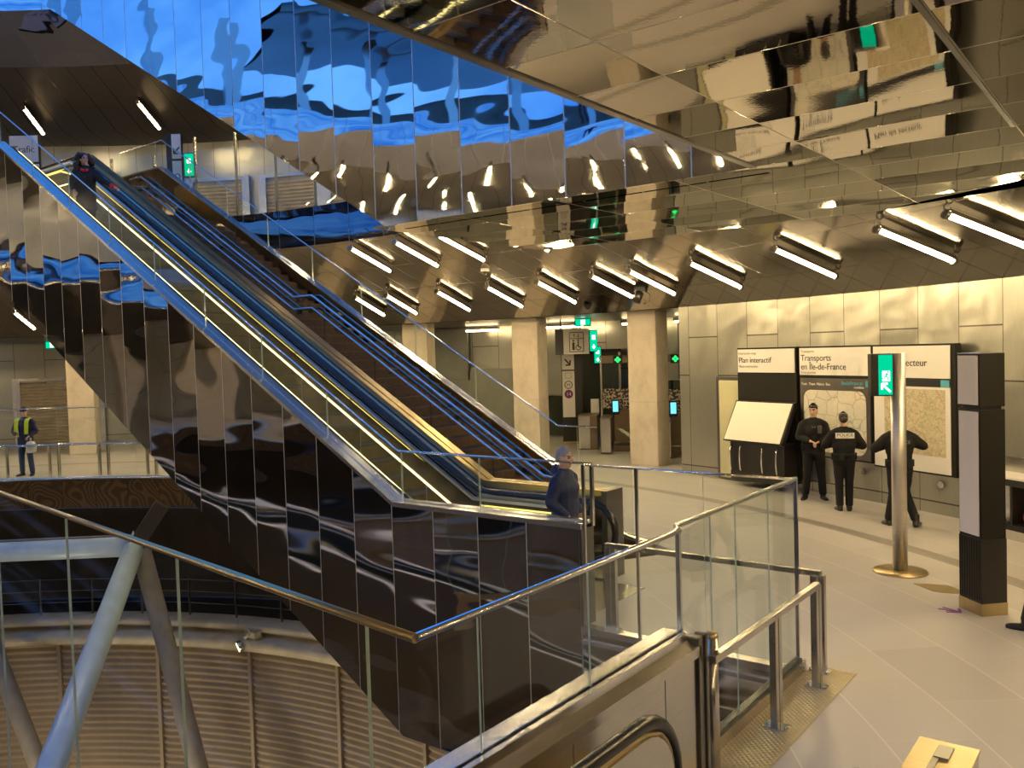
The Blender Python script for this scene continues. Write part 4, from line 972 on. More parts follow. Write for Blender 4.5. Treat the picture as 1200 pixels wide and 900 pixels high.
green_sign((-13.22, 20.50, 3.52), R_(34), 0.46, 0.22, 'small wide green exit sign under the ceiling above the lift totem')
green_sign((-35.2 + 3.2, 15.4 - 1.0, 3.45), R_(40), 0.50, 0.28, 'small green exit sign under the far hall ceiling, left of the mirrored cladding')
lb(thing('information_screen', 'tall narrow black screen in steel frame beside the second column', 'screen', (-15.55, 21.6, 0), R_(34)), 'stand', -0.12, 0.12, 0.02, 0.10, 0, 2.1, 'steel')
lb(bpy.data.objects['information_screen'], 'screen_face', -0.13, 0.0, -0.02, 0.02, 0.9, 2.08, 'black')
# cameras and sensors on the ceiling
def ceil_pt(az, r): return pol(az, r, cone_z(r))
for az, r, lab in ((3.9, 17.15, 'white dome camera on the ceiling among the tube lamps'), (7.0, 19.6, 'small dark dome camera under the ceiling left of the nearest column')):
    p = ceil_pt(az, r); t = thing('dome_camera', lab, 'camera', p)
    mb = MB(); mb.lathe([(0.001, 0.0), (0.10, 0.0), (0.10, -0.06), (0.085, -0.07)], p, 20); obj('housing', mb, 'white' if az < 5 else 'charcoal', t)
    mb = MB(); mb.ellipsoid(p + Vector((0, 0, -0.075)), 0.07, 0.07, 0.06); obj('dome', mb, 'dark_glass', t)
p = ceil_pt(13.6, 18.95); t = thing('ceiling_spotlight', 'black swivel spotlight under the ceiling above the panel wall corner', 'spotlight', p)
mb = MB(); mb.box(p.x - .18, p.x + .10, p.y - .05, p.y + .05, p.z - .09, p.z + .05); obj('mount', mb, 'black', t)
mb = MB(); mb.tube([p + Vector((-.05, -.02, -.1)), p + Vector((-.12, -.10, -.30))], [0.09, 0.11], 14); obj('head', mb, 'black', t)
mb = MB(); mb.tube([p + Vector((.05, 0, -.08)), p + Vector((.16, .02, -.16)), p + Vector((.15, .02, -.3)), p + Vector((.03, 0, -.36))], 0.01, 6); obj('cable', mb, 'rubber', t)

# guard along the far edge of the shaft
fg = thing('glass_guard', 'far glass guard with low steel rail where the high-visibility worker stands', 'guard rail', pol(-36, 15.2))
azs = [-64 + 3.9 * i for i in range(16)]
for a, b_ in zip(azs, azs[1:]): vpane(fg, pol(a, 15.2)[:2], pol(b_, 15.2)[:2], 0.02, 1.76)
rail(fg, 'top_rail', [pol(a, 15.2, 1.77) for a in azs], 0.014, 'steel', 6)
rail(fg, 'hand_bar', [pol(a, 15.36, 0.82) for a in azs], 0.03, 'steel_bright', 8)
for a in [-62.0 + 4.9 * i for i in range(12)]:
    for s in (-0.45, 0.45):
        mb = MB(); p = pol(a + s, 15.36); mb.box(p.x - .03, p.x + .03, p.y - .03, p.y + .03, 0, 0.82); obj('post', mb, 'steel', fg)
# steel tube frame in the shaft
pf = thing('tube_truss', 'pale blue steel tube frame standing in the shaft under the floor edge', 'steel frame', (-19.76, 10.57, -1.53))
N = Vector((-19.76, 10.57, -1.53))
mb = MB(); mb.tube([N, (-22.76, 8.75, -1.66), (-27.5, 5.9, -1.9)], 0.245, 20); o = obj('top_tube', mb, 'pipe', pf)
mb = MB(); mb.tube([N + Vector((-.05, -.02, .26)), (-22.76, 8.73, -1.39), (-27.5, 5.88, -1.63)], 0.03, 8)
for i in range(9): 
    q = N.lerp(Vector((-27.5, 5.9, -1.9)), 0.03 + i * .05); mb.beam(q + Vector((0, 0, .2)), q + Vector((0, 0, .28)), .03, .03)
obj('clip_rail', mb, 'pipe_grey', pf)
D1 = Vector((-14.51, 6.17, -3.69)); mb = MB(); mb.tube([N + (D1 - N) * 0.03, N + (D1 - N) * 1.9], 0.235, 20); obj('front_strut', mb, 'pipe', pf)
mb = MB(); mb.beam(N + Vector((0, 0, .2)), N + (D1 - N) * .12, .03, .42, (0, 0, 1)); obj('gusset_plate', mb, 'pipe', pf)
D2 = Vector((-17.87, 10.77, -6.53)); mb = MB(); mb.tube([N + Vector((.1, .1, -.1)), N + (D2 - N) * 1.6], 0.22, 18); obj('rear_strut', mb, 'pipe_grey', pf)
mb = MB(); mb.tube([(-24.6, 8.6, -1.9), (-22.76, 8.61, -4.44), (-20.6, 8.9, -7.8)], 0.2, 16); obj('side_strut', mb, 'pipe_grey', pf)
mb = MB(); mb.beam(N, N + Vector((.35, .55, .95)), .35, .35); obj('bracket', mb, 'steel_dark', pf)
for az, lab in ((-17.6, 'small round floodlight clipped to the pale gutter in the shaft'),):
    p = pol(az, 15.0, -3.95); t = thing('floodlight', lab, 'floodlight', p)
    mb = MB(); mb.tube([p + Vector((.1, .15, .1)), p], 0.05, 8); mb.box(p.x - .1, p.x + .3, p.y + .1, p.y + .3, p.z - .02, p.z + .14); obj('bracket', mb, 'gutter', t)
    mb = MB(); mb.tube([p + Vector((-.1, .02, -.2)), p + Vector((-.14, -.08, -.24))], 0.15, 18); obj('head', mb, 'steel', t)
    mb = MB(); mb.tube([p + Vector((-.142, -.085, -.242)), p + Vector((-.145, -.09, -.244))], 0.12, 18); obj('lens', mb, 'spot', t)
    mb = MB(); mb.tube([p + Vector((.2, .1, .1)), p + Vector((-.3, .1, .35)), p + Vector((-.9, .2, -.2)), p + Vector((-1.0, .2, -.4))], 0.012, 6); obj('cable', mb, 'gutter', t)
mesh_g = thing('mesh_barrier', 'thin wire safety barrier on the dark gallery above the gutter in the shaft', 'barrier', pol(-25, 15.6, -3.8))
for z in (-3.35, -3.05, -2.75): rail(mesh_g, 'wire', [pol(a, 15.6, z) for a in range(-60, 11, 5)], 0.012, 'steel_dark', 5)
for a in range(-60, 11, 5):
    mb = MB(); p = pol(a, 15.6); mb.box(p.x - .02, p.x + .02, p.y - .02, p.y + .02, -3.82, -2.72); obj('post', mb, 'steel_dark', mesh_g)

# lower escalator bank on the other side of the shaft: the wavy blue lines in the mirrored cladding
lo = thing('escalator', 'lower escalator bank across the shaft, seen only as wavy blue reflections', 'escalator', (-6.3, -1.5, -4.6))
A, B = Vector((-23.5, 5.15, 1.5)), Vector((-6.3, -1.5, -4.6)); dd = (B - A).normalized(); sd = Vector((-dd.y, dd.x, 0)).normalized()
def run(nm, lat, dz, wdt, hgt, m):
    mb = MB(); mb.beam(A + sd * lat + Vector((0, 0, dz)), B + sd * lat + Vector((0, 0, dz)), wdt, hgt); return obj(nm, mb, m, lo)
run('cladding', 0.0, -1.45, 0.05, 2.2, 'steel_dark'); run('cladding', -1.9, -1.45, 0.05, 2.2, 'steel_dark'); run('underside', -0.95, -2.5, 1.9, 0.05, 'steel_dark')
run('side_ledge', -0.10, -0.33, 0.24, 0.04, 'ledge_satin'); run('glass_top_rail', -0.05, 0.32, 0.035, 0.035, 'ledge_satin')
run('handrail', -0.42, -0.40, 0.11, 0.07, 'rubber'); run('handrail_track', -0.55, -0.48, 0.10, 0.04, 'ledge_satin'); run('led_strip', -0.62, -0.62, 0.03, 0.03, 'led_dim')
run('step_band', -1.0, -1.3, 0.8, 0.04, 'tread'); run('handrail', -1.55, -0.40, 0.11, 0.07, 'rubber'); run('handrail_track', -1.42, -0.46, 0.10, 0.04, 'ledge_satin'); run('side_ledge', -1.80, -0.33, 0.24, 0.04, 'ledge_satin')

# ================================================================== CEILING LAMPS
def lamp_proto():
    t = thing('tube_lamp', 'x', 'lamp', (0, 0, 0))
    mb = MB(); mb.tube([(-.64, 0, -.02), (.64, 0, -.02)], 0.030, 8); obj('light_tube', mb, 'lamp', t)
    mb = MB()
    for i in range(5):
        a = R_(20 + 35 * i); b_ = R_(20 + 35 * (i + 1))
    mb.prism([(-.075, -.01), (-.05, .055), (.05, .055), (.075, -.01), (.06, -.01), (.045, .04), (-.045, .04), (-.06, -.01)], 'x', -.67, .67); obj('housing', mb, 'steel', t)
    for s in (-1, 1):
        mb = MB(); mb.tube([(s * .66, 0, -.015), (s * .72, 0, -.015)], 0.062, 12); obj('end_cap', mb, 'steel_dark', t)
        mb = MB(); mb.tube([(s * .70 + .05 * math.cos(2 * PI * i / 12), .0, .07 + .05 * math.sin(2 * PI * i / 12)) for i in range(12)], 0.012, 6, closed=True); obj('bracket', mb, 'steel_dark', t)
    return t
LP = lamp_proto(); first = [True]
def lamp(az, r0, r1, lvl, label, group=None, z0=None):
    t = LP if first[0] else copy_tree(LP); first[0] = False
    a = pol(az, r0, cone_z(r0, lvl) - .13); b_ = pol(az, r1, cone_z(r1, lvl) - .13); d = (b_ - a).normalized()
    s = Vector((0, 0, 1)).cross(d).normalized(); u = d.cross(s)
    mt = Matrix((d, s, u)).transposed().to_4x4(); mt.translation = (a + b_) / 2
    t.location = mt.translation; t.rotation_euler = mt.to_euler(); t['label'] = label
    if group: t['group'] = group
    return t
def az_of(x, y): return math.degrees(math.atan2(x - CC.x, y - CC.y))
GL = 'tube lamps on the hall ceiling'
for i, (x, y, lab) in enumerate(((-17.15, 15.95, 'lit tube lamp low over the stair, leftmost of the lower row'), (-16.14, 16.2, 'lit tube lamp second from the left in the lower row over the stair'), (-14.46, 16.3, 'lit tube lamp third from the left in the lower row, near the dome camera'),
        (-12.82, 16.4, 'lit tube lamp directly above the second concrete column'), (-11.2, 16.3, 'lit tube lamp above the hanging lift sign'), (-9.54, 16.0, 'lit tube lamp left of the nearest column top'),
        (-8.43, 15.75, 'lit tube lamp just above the nearest column top'), (-6.8, 15.2, 'lit tube lamp over the left end of the panel wall'), (-4.76, 14.35, 'lit tube lamp above the Plan interactif kiosk'),
        (-2.74, 13.2, 'lit tube lamp above the exit sign pole, doubled in the shiny ceiling'), (-1.75, 12.3, 'lit tube lamp in the ceiling at the right edge of the picture'), (-26.5, 11.2, 'lit tube lamp in the far left hall under the mirrored cladding'))):
    lamp(az_of(x, y), 17.76, 19.12, 0, lab, GL)
for x, y, lab in ((-14.61, 13.7, 'lit tube lamp highest and leftmost, under the upper floor edge'), (-13.19, 13.7, 'lit tube lamp second along the upper row under the blue cladding'), (-11.8, 13.8, 'lit tube lamp third along the upper row, its end cut by the soffit'), (-10.0, 13.2, 'lit tube lamp almost hidden by the soffit edge, only its end showing')):
    lamp(az_of(x, y), 15.12, 16.48, 0, lab, GL)
lamp(az_of(-27.0, 11.95), 18.69, 20.1, 1, 'lit tube lamp on the dark upper ceiling at the left, above the Trafic board', 'tube lamps on the upper ceiling')
lamp(az_of(-24.2, 14.0), 18.53, 20.0, 1, 'lit tube lamp on the dark upper ceiling beside the blue cladding', 'tube lamps on the upper ceiling')
for az in (45, 48.5, 52, 56, 60, 65): lamp(az, 17.76, 19.12, 0, 'added tube lamp on the hall ceiling out of view, brightening the near floor', 'tube lamps outside the picture')  # extra lamps added out of view to brighten the near floor
for az in (-50.5, -54, -57.5, -61, -65, -34, -30.5, -27, -23.5): lamp(az, 17.76, 19.12, 0, 'added tube lamp on the hall ceiling out of view, brightening the near floor', 'tube lamps outside the picture')  # extra lamps added out of view to lighten the left hall
for k in range(27): lamp(75 + 6.8 * k, 17.76, 19.12, 0, 'added tube lamp on the hall ceiling out of view, brightening the near floor', 'tube lamps outside the picture')
for k in range(25):
    for r0 in (16.9, 19.3): lamp(140 + 5.2 * k + (2.0 if r0 > 18 else 0), r0, r0 + 1.4, 1, 'lit tube lamp on the upper ceiling, seen only reflected in the blue cladding', 'upper tube lamps seen in reflection')
for k in range(8): lamp(-14 + 17 * k, 18.5, 19.9, 1, 'lit tube lamp on the upper ceiling, hidden behind the blue cladding', 'upper tube lamps hidden by the cladding')
for i, (az, lab) in enumerate(((-11.2, 'horizontal strip lamp on the back wall left of the second column, short visible end'), (-6.9, 'horizontal strip lamp on the back wall left of the second column, longest piece'), (-3.9, 'horizontal strip lamp on the back wall touching the second column'), (2.2, 'horizontal strip lamp on the back wall above the lift totem'), (6.4, 'horizontal strip lamp on the back wall near the nearest column'))):
    p = pol(az, 24.6, 3.58); t = thing('strip_lamp', lab, 'lamp', p, -R_(az))
    lb(t, 'light_tube', -0.6, 0.6, -0.03, 0.03, -0.02, 0.03, 'strip'); lb(t, 'housing', -0.63, 0.63, -0.06, 0.06, 0.035, 0.12, 'steel')

# ================================================================== UPPER STOREY SIGNS
p = pol(-40.9, 17.2, 6.3); tb = thing('info_board', 'pale two-part board headed Trafic on the upper storey at the left', 'information board', p, R_(38))
lb(tb, 'board', -0.75, 0.06, 0, 0.08, 0.0, 2.92, 'charcoal'); lb(tb, 'header_panel', -0.74, 0.04, -.015, 0, 2.18, 2.9, 'mauve_white'); lb(tb, 'lower_panel', -0.74, 0.04, -.015, 0, 0.6, 2.12, 'mauve_white')
text('header_text', 'Trafic', 0.26, 'text', tb, (-0.66, -0.018, 2.44)); text('header_subtext', 'Traffic', 0.10, 'text_grey', tb, (-0.66, -0.018, 2.28))
p = pol(-26.4, 16.5, 6.3); ps = thing('direction_totem', 'narrow black and cream direction totem on the upper storey by the stair head', 'totem', p, R_(38))
lb(ps, 'body', -0.25, 0.14, 0, 0.14, 0, 2.58, 'black'); lb(ps, 'arrow_panel', -0.10, 0.14, -.012, 0, 1.92, 2.56, 'white'); lb(ps, 'symbol_panel', -0.10, 0.14, -.012, 0, 0.7, 1.86, 'white')
mb = MB()
for a, b_ in (((.10, 2.22), (-.05, 2.05)), ((-.05, 2.05), (-.05, 2.18)), ((-.05, 2.05), (.07, 2.05))): mb.beam((a[0], -.014, a[1]), (b_[0], -.014, b_[1]), 0.035, 0.004, (0, 1, 0))
mb.tube([(.02 + .07 * math.cos(2 * PI * i / 16), -.014, 1.45 + .07 * math.sin(2 * PI * i / 16)) for i in range(16)], 0.012, 6, closed=True)
obj('symbols', mb, 'text', ps, local=True)
green_sign(pol(-25.1, 16.5, 7.72), R_(38), 0.28, 0.62, 'small upright green exit sign on the upper storey beside the direction totem')
ug = thing('glass_guard', 'upper storey glass guard with steel posts along the mirrored floor edge', 'guard rail', pol(-20, 15.15, 6.33))
azs = [-30 + 4.4 * i for i in range(9)]
for a, b_ in zip(azs, azs[1:]): vpane(ug, pol(a, 15.16)[:2], pol(b_, 15.16)[:2], 6.33, 8.0)
for a in azs:
    mb = MB(); p = pol(a, 15.2); mb.box(p.x - .025, p.x + .025, p.y - .025, p.y + .025, 6.3, 8.35 if a > -22 else 8.0); obj('post', mb, 'steel', ug)
mb = MB(); mb.box(-21.0, -20.2, 10.88, 11.06, 6.3, 7.36); mb.box(-21.0, -20.9, 9.4, 11.0, 6.3, 7.36)
ue = struct('trim_16', mb, 'gold_steel')
# ================================================================== PEOPLE
def catmull(pts, rs, k=5):
    P = [Vector(p) for p in pts]; out = []; ro = []
    n = len(P)
    for i in range(n - 1):
        a, b_, c, d = P[max(i - 1, 0)], P[i], P[i + 1], P[min(i + 2, n - 1)]
        for j in range(k):
            t = j / k
            out.append(0.5 * ((2 * b_) + (c - a) * t + (2 * a - 5 * b_ + 4 * c - d) * t * t + (3 * b_ - a - 3 * c + d) * t ** 3))
            r0, r1 = rs[i], rs[i + 1]; s = t * t * (3 - 2 * t); ro.append(tuple(x + (y - x) * s for x, y in zip(r0, r1)))
    out.append(P[-1]); ro.append(rs[-1]); return out, ro

def loft(mb, pts, rs, xref=(1, 0, 0), seg=14, k=5):
    """closed tapering limb or trunk; rs are (rx, ry) pairs, rx measured along xref"""
    rs = [(r, r) if not isinstance(r, tuple) else r for r in rs]
    P, Rr = catmull(pts, rs, k); rings = []; n = len(P); xr = Vector(xref)
    for i in range(n):
        d = (P[min(i + 1, n - 1)] - P[max(i - 1, 0)]).normalized(); x = (xr - d * xr.dot(d)).normalized(); y = d.cross(x)
        rings.append([mb.b.verts.new(P[i] + x * Rr[i][0] * math.cos(2 * PI * j / seg) + y * Rr[i][1] * math.sin(2 * PI * j / seg)) for j in range(seg)])
    for A, B in zip(rings, rings[1:]):
        for j in range(seg): mb.b.faces.new((A[j], A[(j + 1) % seg], B[(j + 1) % seg], B[j]))
    for ring, s, e in ((rings[0], -1, 0), (rings[-1], 1, -1)):
        d = (P[e] - P[1 if e == 0 else -2]).normalized(); c = mb.b.verts.new(P[e] + d * min(Rr[e]) * 0.5)
        for j in range(seg): mb.b.faces.new((ring[j], ring[(j + 1) % seg], c))
    return mb

def fused(name, mb, mat, parent, voxel=0.012, smooth=3, mats=None, assign=None):
    """merge overlapping closed shapes into one continuous skin"""
    bmesh.ops.recalc_face_normals(mb.b, faces=mb.b.faces)
    me = bpy.data.meshes.new(name); mb.b.to_mesh(me); mb.b.free()
    t = bpy.data.objects.new(name, me); COL.objects.link(t)
    m = t.modifiers.new('r', 'REMESH'); m.mode = 'VOXEL'; m.voxel_size = voxel
    m = t.modifiers.new('s', 'SMOOTH'); m.iterations = smooth; m.factor = 0.5
    bpy.context.view_layer.update()
    nm = bpy.data.meshes.new_from_object(t.evaluated_get(bpy.context.evaluated_depsgraph_get()))
    COL.objects.unlink(t); bpy.data.objects.remove(t)
    nm.materials.clear()
    for q in (mats or [mat]): nm.materials.append(M[q])
    for p in nm.polygons:
        p.use_smooth = True
        if assign: p.material_index = assign(p.center)
        else: p.material_index = 0
    nm.name = name; o = link(name, nm, parent); return o

def head_shape(mb, c, rot, s=1.0):
    """skull, jaw, brow, nose, lips and ears; front is -y before turning"""
    c = Vector(c); f = lambda p: c + rot @ (Vector(p) * s)
    mb.ellipsoid(f((0, .012, .025)), .074 * s, .092 * s, .100 * s, 16, 12, rot)
    mb.ellipsoid(f((0, -.022, -.035)), .058 * s, .066 * s, .078 * s, 14, 10, rot)
    mb.ellipsoid(f((0, -.062, -.088)), .026 * s, .022 * s, .022 * s, 10, 8, rot)
    loft(mb, [f((0, -.080, .028)), f((0, -.096, .0)), f((0, -.106, -.024)), f((0, -.090, -.034))], [.010 * s, .013 * s, .017 * s, .012 * s], seg=8, k=3)
    for sx in (-1, 1):
        mb.ellipsoid(f((.030 * sx, -.078, .033)), .024 * s, .012 * s, .009 * s, 8, 6, rot)
        mb.ellipsoid(f((.033 * sx, -.066, -.018)), .020 * s, .018 * s, .020 * s, 8, 6, rot)
        mb.ellipsoid(f((.076 * sx, .012, .0)), .011 * s, .022 * s, .033 * s, 8, 8, rot)
    mb.ellipsoid(f((0, -.083, -.055)), .024 * s, .011 * s, .011 * s, 10, 6, rot)

def hand(mb, wrist, d, nrm, side, curl=0.5, s=1.0):
    """palm, four bent fingers of unequal length and a thumb from the side of the palm"""
    d = Vector(d).normalized(); nrm = Vector(nrm); nrm = (nrm - d * nrm.dot(d)).normalized(); x = d.cross(nrm) * side; w = Vector(wrist)
    f = lambda a, b_, c: w + (x * a + d * b_ + nrm * c) * s
    loft(mb, [f(0, -.02, 0), f(0, .02, 0), f(.002, .055, 0), f(.002, .088, 0)], [(.026 * s, .018 * s), (.034 * s, .016 * s), (.041 * s, .015 * s), (.039 * s, .012 * s)], xref=x, seg=10, k=3)
    for i, (a, L) in enumerate(((-.030, .066), (-.010, .078), (.011, .074), (.031, .058))):
        b0 = f(a, .082, 0); p = [b0]; ang = 0.25 * curl; q = b0
        for sl in (.45, .32, .25):
            ang += curl * 0.9; dr = d * math.cos(ang) + nrm * math.sin(ang); q = q + dr * L * sl * s; p.append(q)
        loft(mb, p, [.0088 * s, .0085 * s, .0078 * s, .0066 * s], xref=x, seg=8, k=2)
    p = [f(-.030, .022, .004), f(-.052, .045, .014), f(-.056, .070, .022), f(-.050, .090, .030)]
    loft(mb, p, [.013 * s, .011 * s, .0098 * s, .008 * s], xref=nrm, seg=8, k=2)

def person(label, loc, face_dir, arms, legs, outfit, h=1.75, head_yaw=0.0, head_pitch=0.0, lean=(0, 0), group=None, cat='person', curl=(0.5, 0.5), hand_n=None, bulk=1.0, female=False):
    """front is -y in the person's own frame, x to the viewer's right when seen from the front is negative"""
    s = h / 1.75; rz = math.atan2(face_dir[1], face_dir[0]) + PI / 2
    root = thing('person', label, cat, loc, rz, group)
    lx, ly = lean
    pel = Vector((lx * .3, ly * .3, .93)); ch = Vector((lx * .8, ly * .8, 1.30)); nk = Vector((lx, ly, 1.48)); hd = Vector((lx, ly - .015 - .03 * math.sin(head_pitch), 1.635))
    S = lambda p: Vector(p) * s
    rot = Matrix.Rotation(head_yaw, 3, 'Z') @ Matrix.Rotation(head_pitch, 3, 'X')
    sh = {k: Vector((lx + k * (.160 if female else .182), ly * .9, 1.385)) for k in (-1, 1)}
    hip = {k: Vector((lx * .3 + k * .088, ly * .3, .90)) for k in (-1, 1)}
    b = MB()
    head_shape(b, S(hd), rot, s)
    loft(b, [S(nk - Vector((0, 0, .10))), S(nk), S(hd + Vector((0, .015, -.06)))], [.062 * s, .056 * s, .056 * s])
    loft(b, [S(pel), S((pel + ch) / 2), S(ch), S(nk - Vector((0, 0, .05)))], [(.13 * s, .09 * s), (.12 * s, .085 * s), (.15 * s, .09 * s), (.07 * s, .06 * s)])
    for k in (-1, 1):
        e, w = Vector(arms[k][0]), Vector(arms[k][1])
        loft(b, [S(sh[k] - Vector((k * .05, 0, .02))), S(sh[k]), S(e), S(w)], [.045 * s, .043 * s, .035 * s, .026 * s])
        n_ = (hand_n or {}).get(k, (0, -.3, -1) if abs((w - e).normalized().z) < .8 else (-k, 0, 0)); hand(b, S(w), S(w - e), n_, 1 if k > 0 else -1, curl[0 if k < 0 else 1], s)
        kn, an = Vector(legs[k][0]), Vector(legs[k][1])
        loft(b, [S(hip[k]), S((hip[k] + kn) / 2), S(kn), S((kn * .6 + an * .4)), S(an)], [.078 * s, .066 * s, .048 * s, .045 * s, .034 * s])
        fd = Vector(legs[k][2]); loft(b, [S(an + Vector((0, 0, .0))), S(an - Vector((0, 0, .04)) + fd * .02), S(an - Vector((0, 0, .055)) + fd * .12)], [.034 * s, .036 * s, .028 * s])
    hc = S(hd); inv = rot.inverted()
    def assign(p):
        q = inv @ (p - hc) / s
        if abs(q.x) < .06 and q.y < -.045:
            if abs(abs(q.x) - .030) < .013 and abs(q.z - .016) < .0065: return 1
            if abs(abs(q.x) - .030) < .020 and abs(q.z - .037) < .005: return 2
            if abs(q.x) < .024 and abs(q.z + .055) < .008 and q.y < -.07: return 3
        return 0
    body = fused('body', b, 'skin', root, 0.0075, 2, ['skin', 'eye', 'hair_dark', 'lips'], assign)
    # trousers
    b = MB(); tb = outfit.get('trouser_w', 1.0)
    loft(b, [S(pel + Vector((0, 0, .10))), S(pel), S(pel - Vector((0, 0, .10)))], [(.155 * s, .11 * s), (.172 * s, .122 * s), (.13 * s, .11 * s)])
    for k in (-1, 1):
        kn, an = Vector(legs[k][0]), Vector(legs[k][1]); up_ = an.lerp(kn, outfit.get('cuff', 0.04))
        loft(b, [S(hip[k] + Vector((0, 0, .02))), S((hip[k] + kn) / 2), S(kn), S((kn * .5 + an * .5)), S(up_)], [.105 * s * tb, .088 * s * tb, .070 * s * tb, .066 * s * tb, .062 * s * tb])
    fused('trousers', b, outfit['trousers'], root, 0.011, 3)
    # jacket with sleeves and collar
    b = MB(); jl = outfit.get('jacket_len', 0.86); q = bulk
    low = Vector((pel.x, pel.y, jl))
    loft(b, [S(low), S(pel + Vector((0, 0, .14))), S(ch - Vector((0, 0, .02))), S(Vector((nk.x, nk.y, 1.40))), S(nk + Vector((0, 0, .005)))],
         [(.182 * s * q, .132 * s * q), (.172 * s * q, .130 * s * q), ((.195 if female else .215) * s * q, .140 * s * q), (.165 * s, .105 * s), (.076 * s, .072 * s)])
    loft(b, [S(nk - Vector((0, 0, .06))), S(nk + Vector((0, 0, .035)))], [.078 * s, .066 * s])
    for k in (-1, 1):
        e, w = Vector(arms[k][0]), Vector(arms[k][1]); wc = e.lerp(w, .93)
        loft(b, [S(nk + Vector((k * .03, 0, -.035))), S(nk.lerp(sh[k], .55) + Vector((0, 0, .012))), S(sh[k] + Vector((k * .01, 0, .005)))], [.05 * s, .060 * s, .062 * s])
        loft(b, [S(sh[k] - Vector((k * .07, 0, .03))), S(sh[k]), S((sh[k] + e) / 2), S(e), S((e + wc) / 2), S(wc)], [.070 * s, .069 * s * q, .068 * s * q, .060 * s * q, .054 * s, .044 * s])
    fused('jacket', b, outfit['jacket'], root, 0.012, 3)
    # shoes
    for k in (-1, 1):
        an, fd = Vector(legs[k][1]), Vector(legs[k][2]).normalized(); b = MB(); zt = an.z
        loft(b, [S(an + Vector((0, 0, outfit.get('boot', .03)))), S(an), S(an - Vector((0, 0, .05)) - fd * .01)], [.052 * s, .052 * s, .050 * s])
        g0 = an.z - .055
        loft(b, [S(Vector((an.x, an.y, g0)) - fd * .055), S(Vector((an.x, an.y, g0)) + fd * .02), S(Vector((an.x, an.y, g0 - .004)) + fd * .11), S(Vector((an.x, an.y, g0 - .012)) + fd * .18)], [(.038 * s, .036 * s), (.043 * s, .045 * s), (.048 * s, .036 * s), (.034 * s, .024 * s)], xref=fd.cross(Vector((0, 0, 1))), seg=14)
        fused('shoe', b, 'shoe', root, 0.008, 2)
    return dict(root=root, s=s, S=S, rot=rot, hd=hd, hc=hc, ch=ch, pel=pel, nk=nk, sh=sh)

def hair_cap(P, mat, low=-.02, puff=1.0, name='hair', back=0.0):
    """close hair over skull, leaving the face free"""
    b = MB(); s, rot, c = P['s'], P['rot'], P['hc']; f = lambda p: c + rot @ (Vector(p) * s)
    b.ellipsoid(f((0, .022, .040)), .080 * s * puff, .094 * s * puff, .097 * s * puff, 18, 12, rot)
    b.ellipsoid(f((0, .055, .0 + low)), .074 * s * puff, .060 * s * puff, .075 * s, 14, 10, rot)
    return fused(name, b, mat, P['root'], 0.009, 2)
def side_cap(P, mat='police_cloth'):
    b = MB(); s, rot, c = P['s'], P['rot'], P['hc']; f = lambda p: c + rot @ (Vector(p) * s)
    b.ellipsoid(f((0, .005, .085)), .078 * s, .104 * s, .042 * s, 18, 10, rot); b.ellipsoid(f((0, .0, .118)), .035 * s, .095 * s, .034 * s, 14, 8, rot)
    o = fused('forage_cap', b, mat, P['root'], 0.008, 2)
    b = MB(); b.tube([f((.080 * math.cos(t), .005 + .106 * math.sin(t), .092)) for t in [2 * PI * i / 24 for i in range(24)]], 0.0035 * s, 6, closed=True); obj('cap_piping', b, 'text_grey', P['root'], local=True)
    b = MB(); b.ellipsoid(f((0, -.102, .105)), .014 * s, .006 * s, .014 * s, 8, 6, rot); obj('cap_badge', b, 'steel_bright', P['root'], local=True)
def box_vest(P, mat='vest_cloth', ybk=.158, yfr=-.158):
    b = MB(); S = P['S']; ch, pel, nk = P['ch'], P['pel'], P['nk']
    loft(b, [S(pel + Vector((0, 0, .20))), S(ch - Vector((0, 0, .12))), S(ch), S(ch + Vector((0, 0, .08)))], [(.195, .150), (.205, .158), (.185, .152), (.13, .118)])
    return fused('stab_vest', b, mat, P['root'], 0.011, 2)
def pouch(P, x, y, z, w, d, hh, nm='belt_pouch', mat='vest_cloth'):
    b = MB(); b.box(x - w, x + w, y - d, y + d, z - hh, z + hh); obj(nm, b, mat, P['root'], local=True, bevel=0.012)
def belt(P):
    b = MB(); S, pel = P['S'], P['pel']
    b.tube([S(pel + Vector((.190 * math.cos(t), .142 * math.sin(t), .085))) for t in [2 * PI * i / 28 for i in range(28)]], 0.022, 8, closed=True); obj('duty_belt', b, 'vest_cloth', P['root'], local=True)
    for a in (20, 75, 130, 200, 250, 320):
        t = R_(a); p = S(pel + Vector((.20 * math.cos(t), .15 * math.sin(t), .05))); pouch(P, p.x, p.y, p.z, .035, .03, .055)

fwd = Vector((0, -1, 0))
# officer facing the viewer
OG = None
ARMS_FOLD = {-1: ((-.255, -.05, 1.16), (-.06, -.235, 1.10)), 1: ((.255, -.05, 1.16), (.07, -.23, 1.08))}
P = person('police officer facing the room, hands clasped at the vest, beside the kiosk', (-5.2, 15.72, 0), (0.35, -0.94), ARMS_FOLD,
           {-1: ((-.12, -.03, .50), (-.16, .0, .08), (-.35, -.94, 0)), 1: ((.12, -.02, .50), (.15, .02, .08), (.35, -.94, 0))},
           dict(trousers='police_cloth', jacket='police_cloth', boot=.10, trouser_w=1.08), h=1.74, head_yaw=-.35, bulk=1.08, curl=(.7, .7))
hair_cap(P, 'hair_dark', .0, .98); side_cap(P); box_vest(P); belt(P)
pouch(P, .10, -.175, 1.30, .035, .02, .07, 'radio', 'steel_dark'); pouch(P, -.09, -.175, 1.27, .045, .02, .04, 'chest_pouch'); pouch(P, .0, -.175, 1.12, .05, .02, .06, 'chest_pouch')
b = MB(); S = P['S']
for x in (-.02, .02): b.box(x - .012, x + .012, -.19, -.185, 1.335, 1.35)
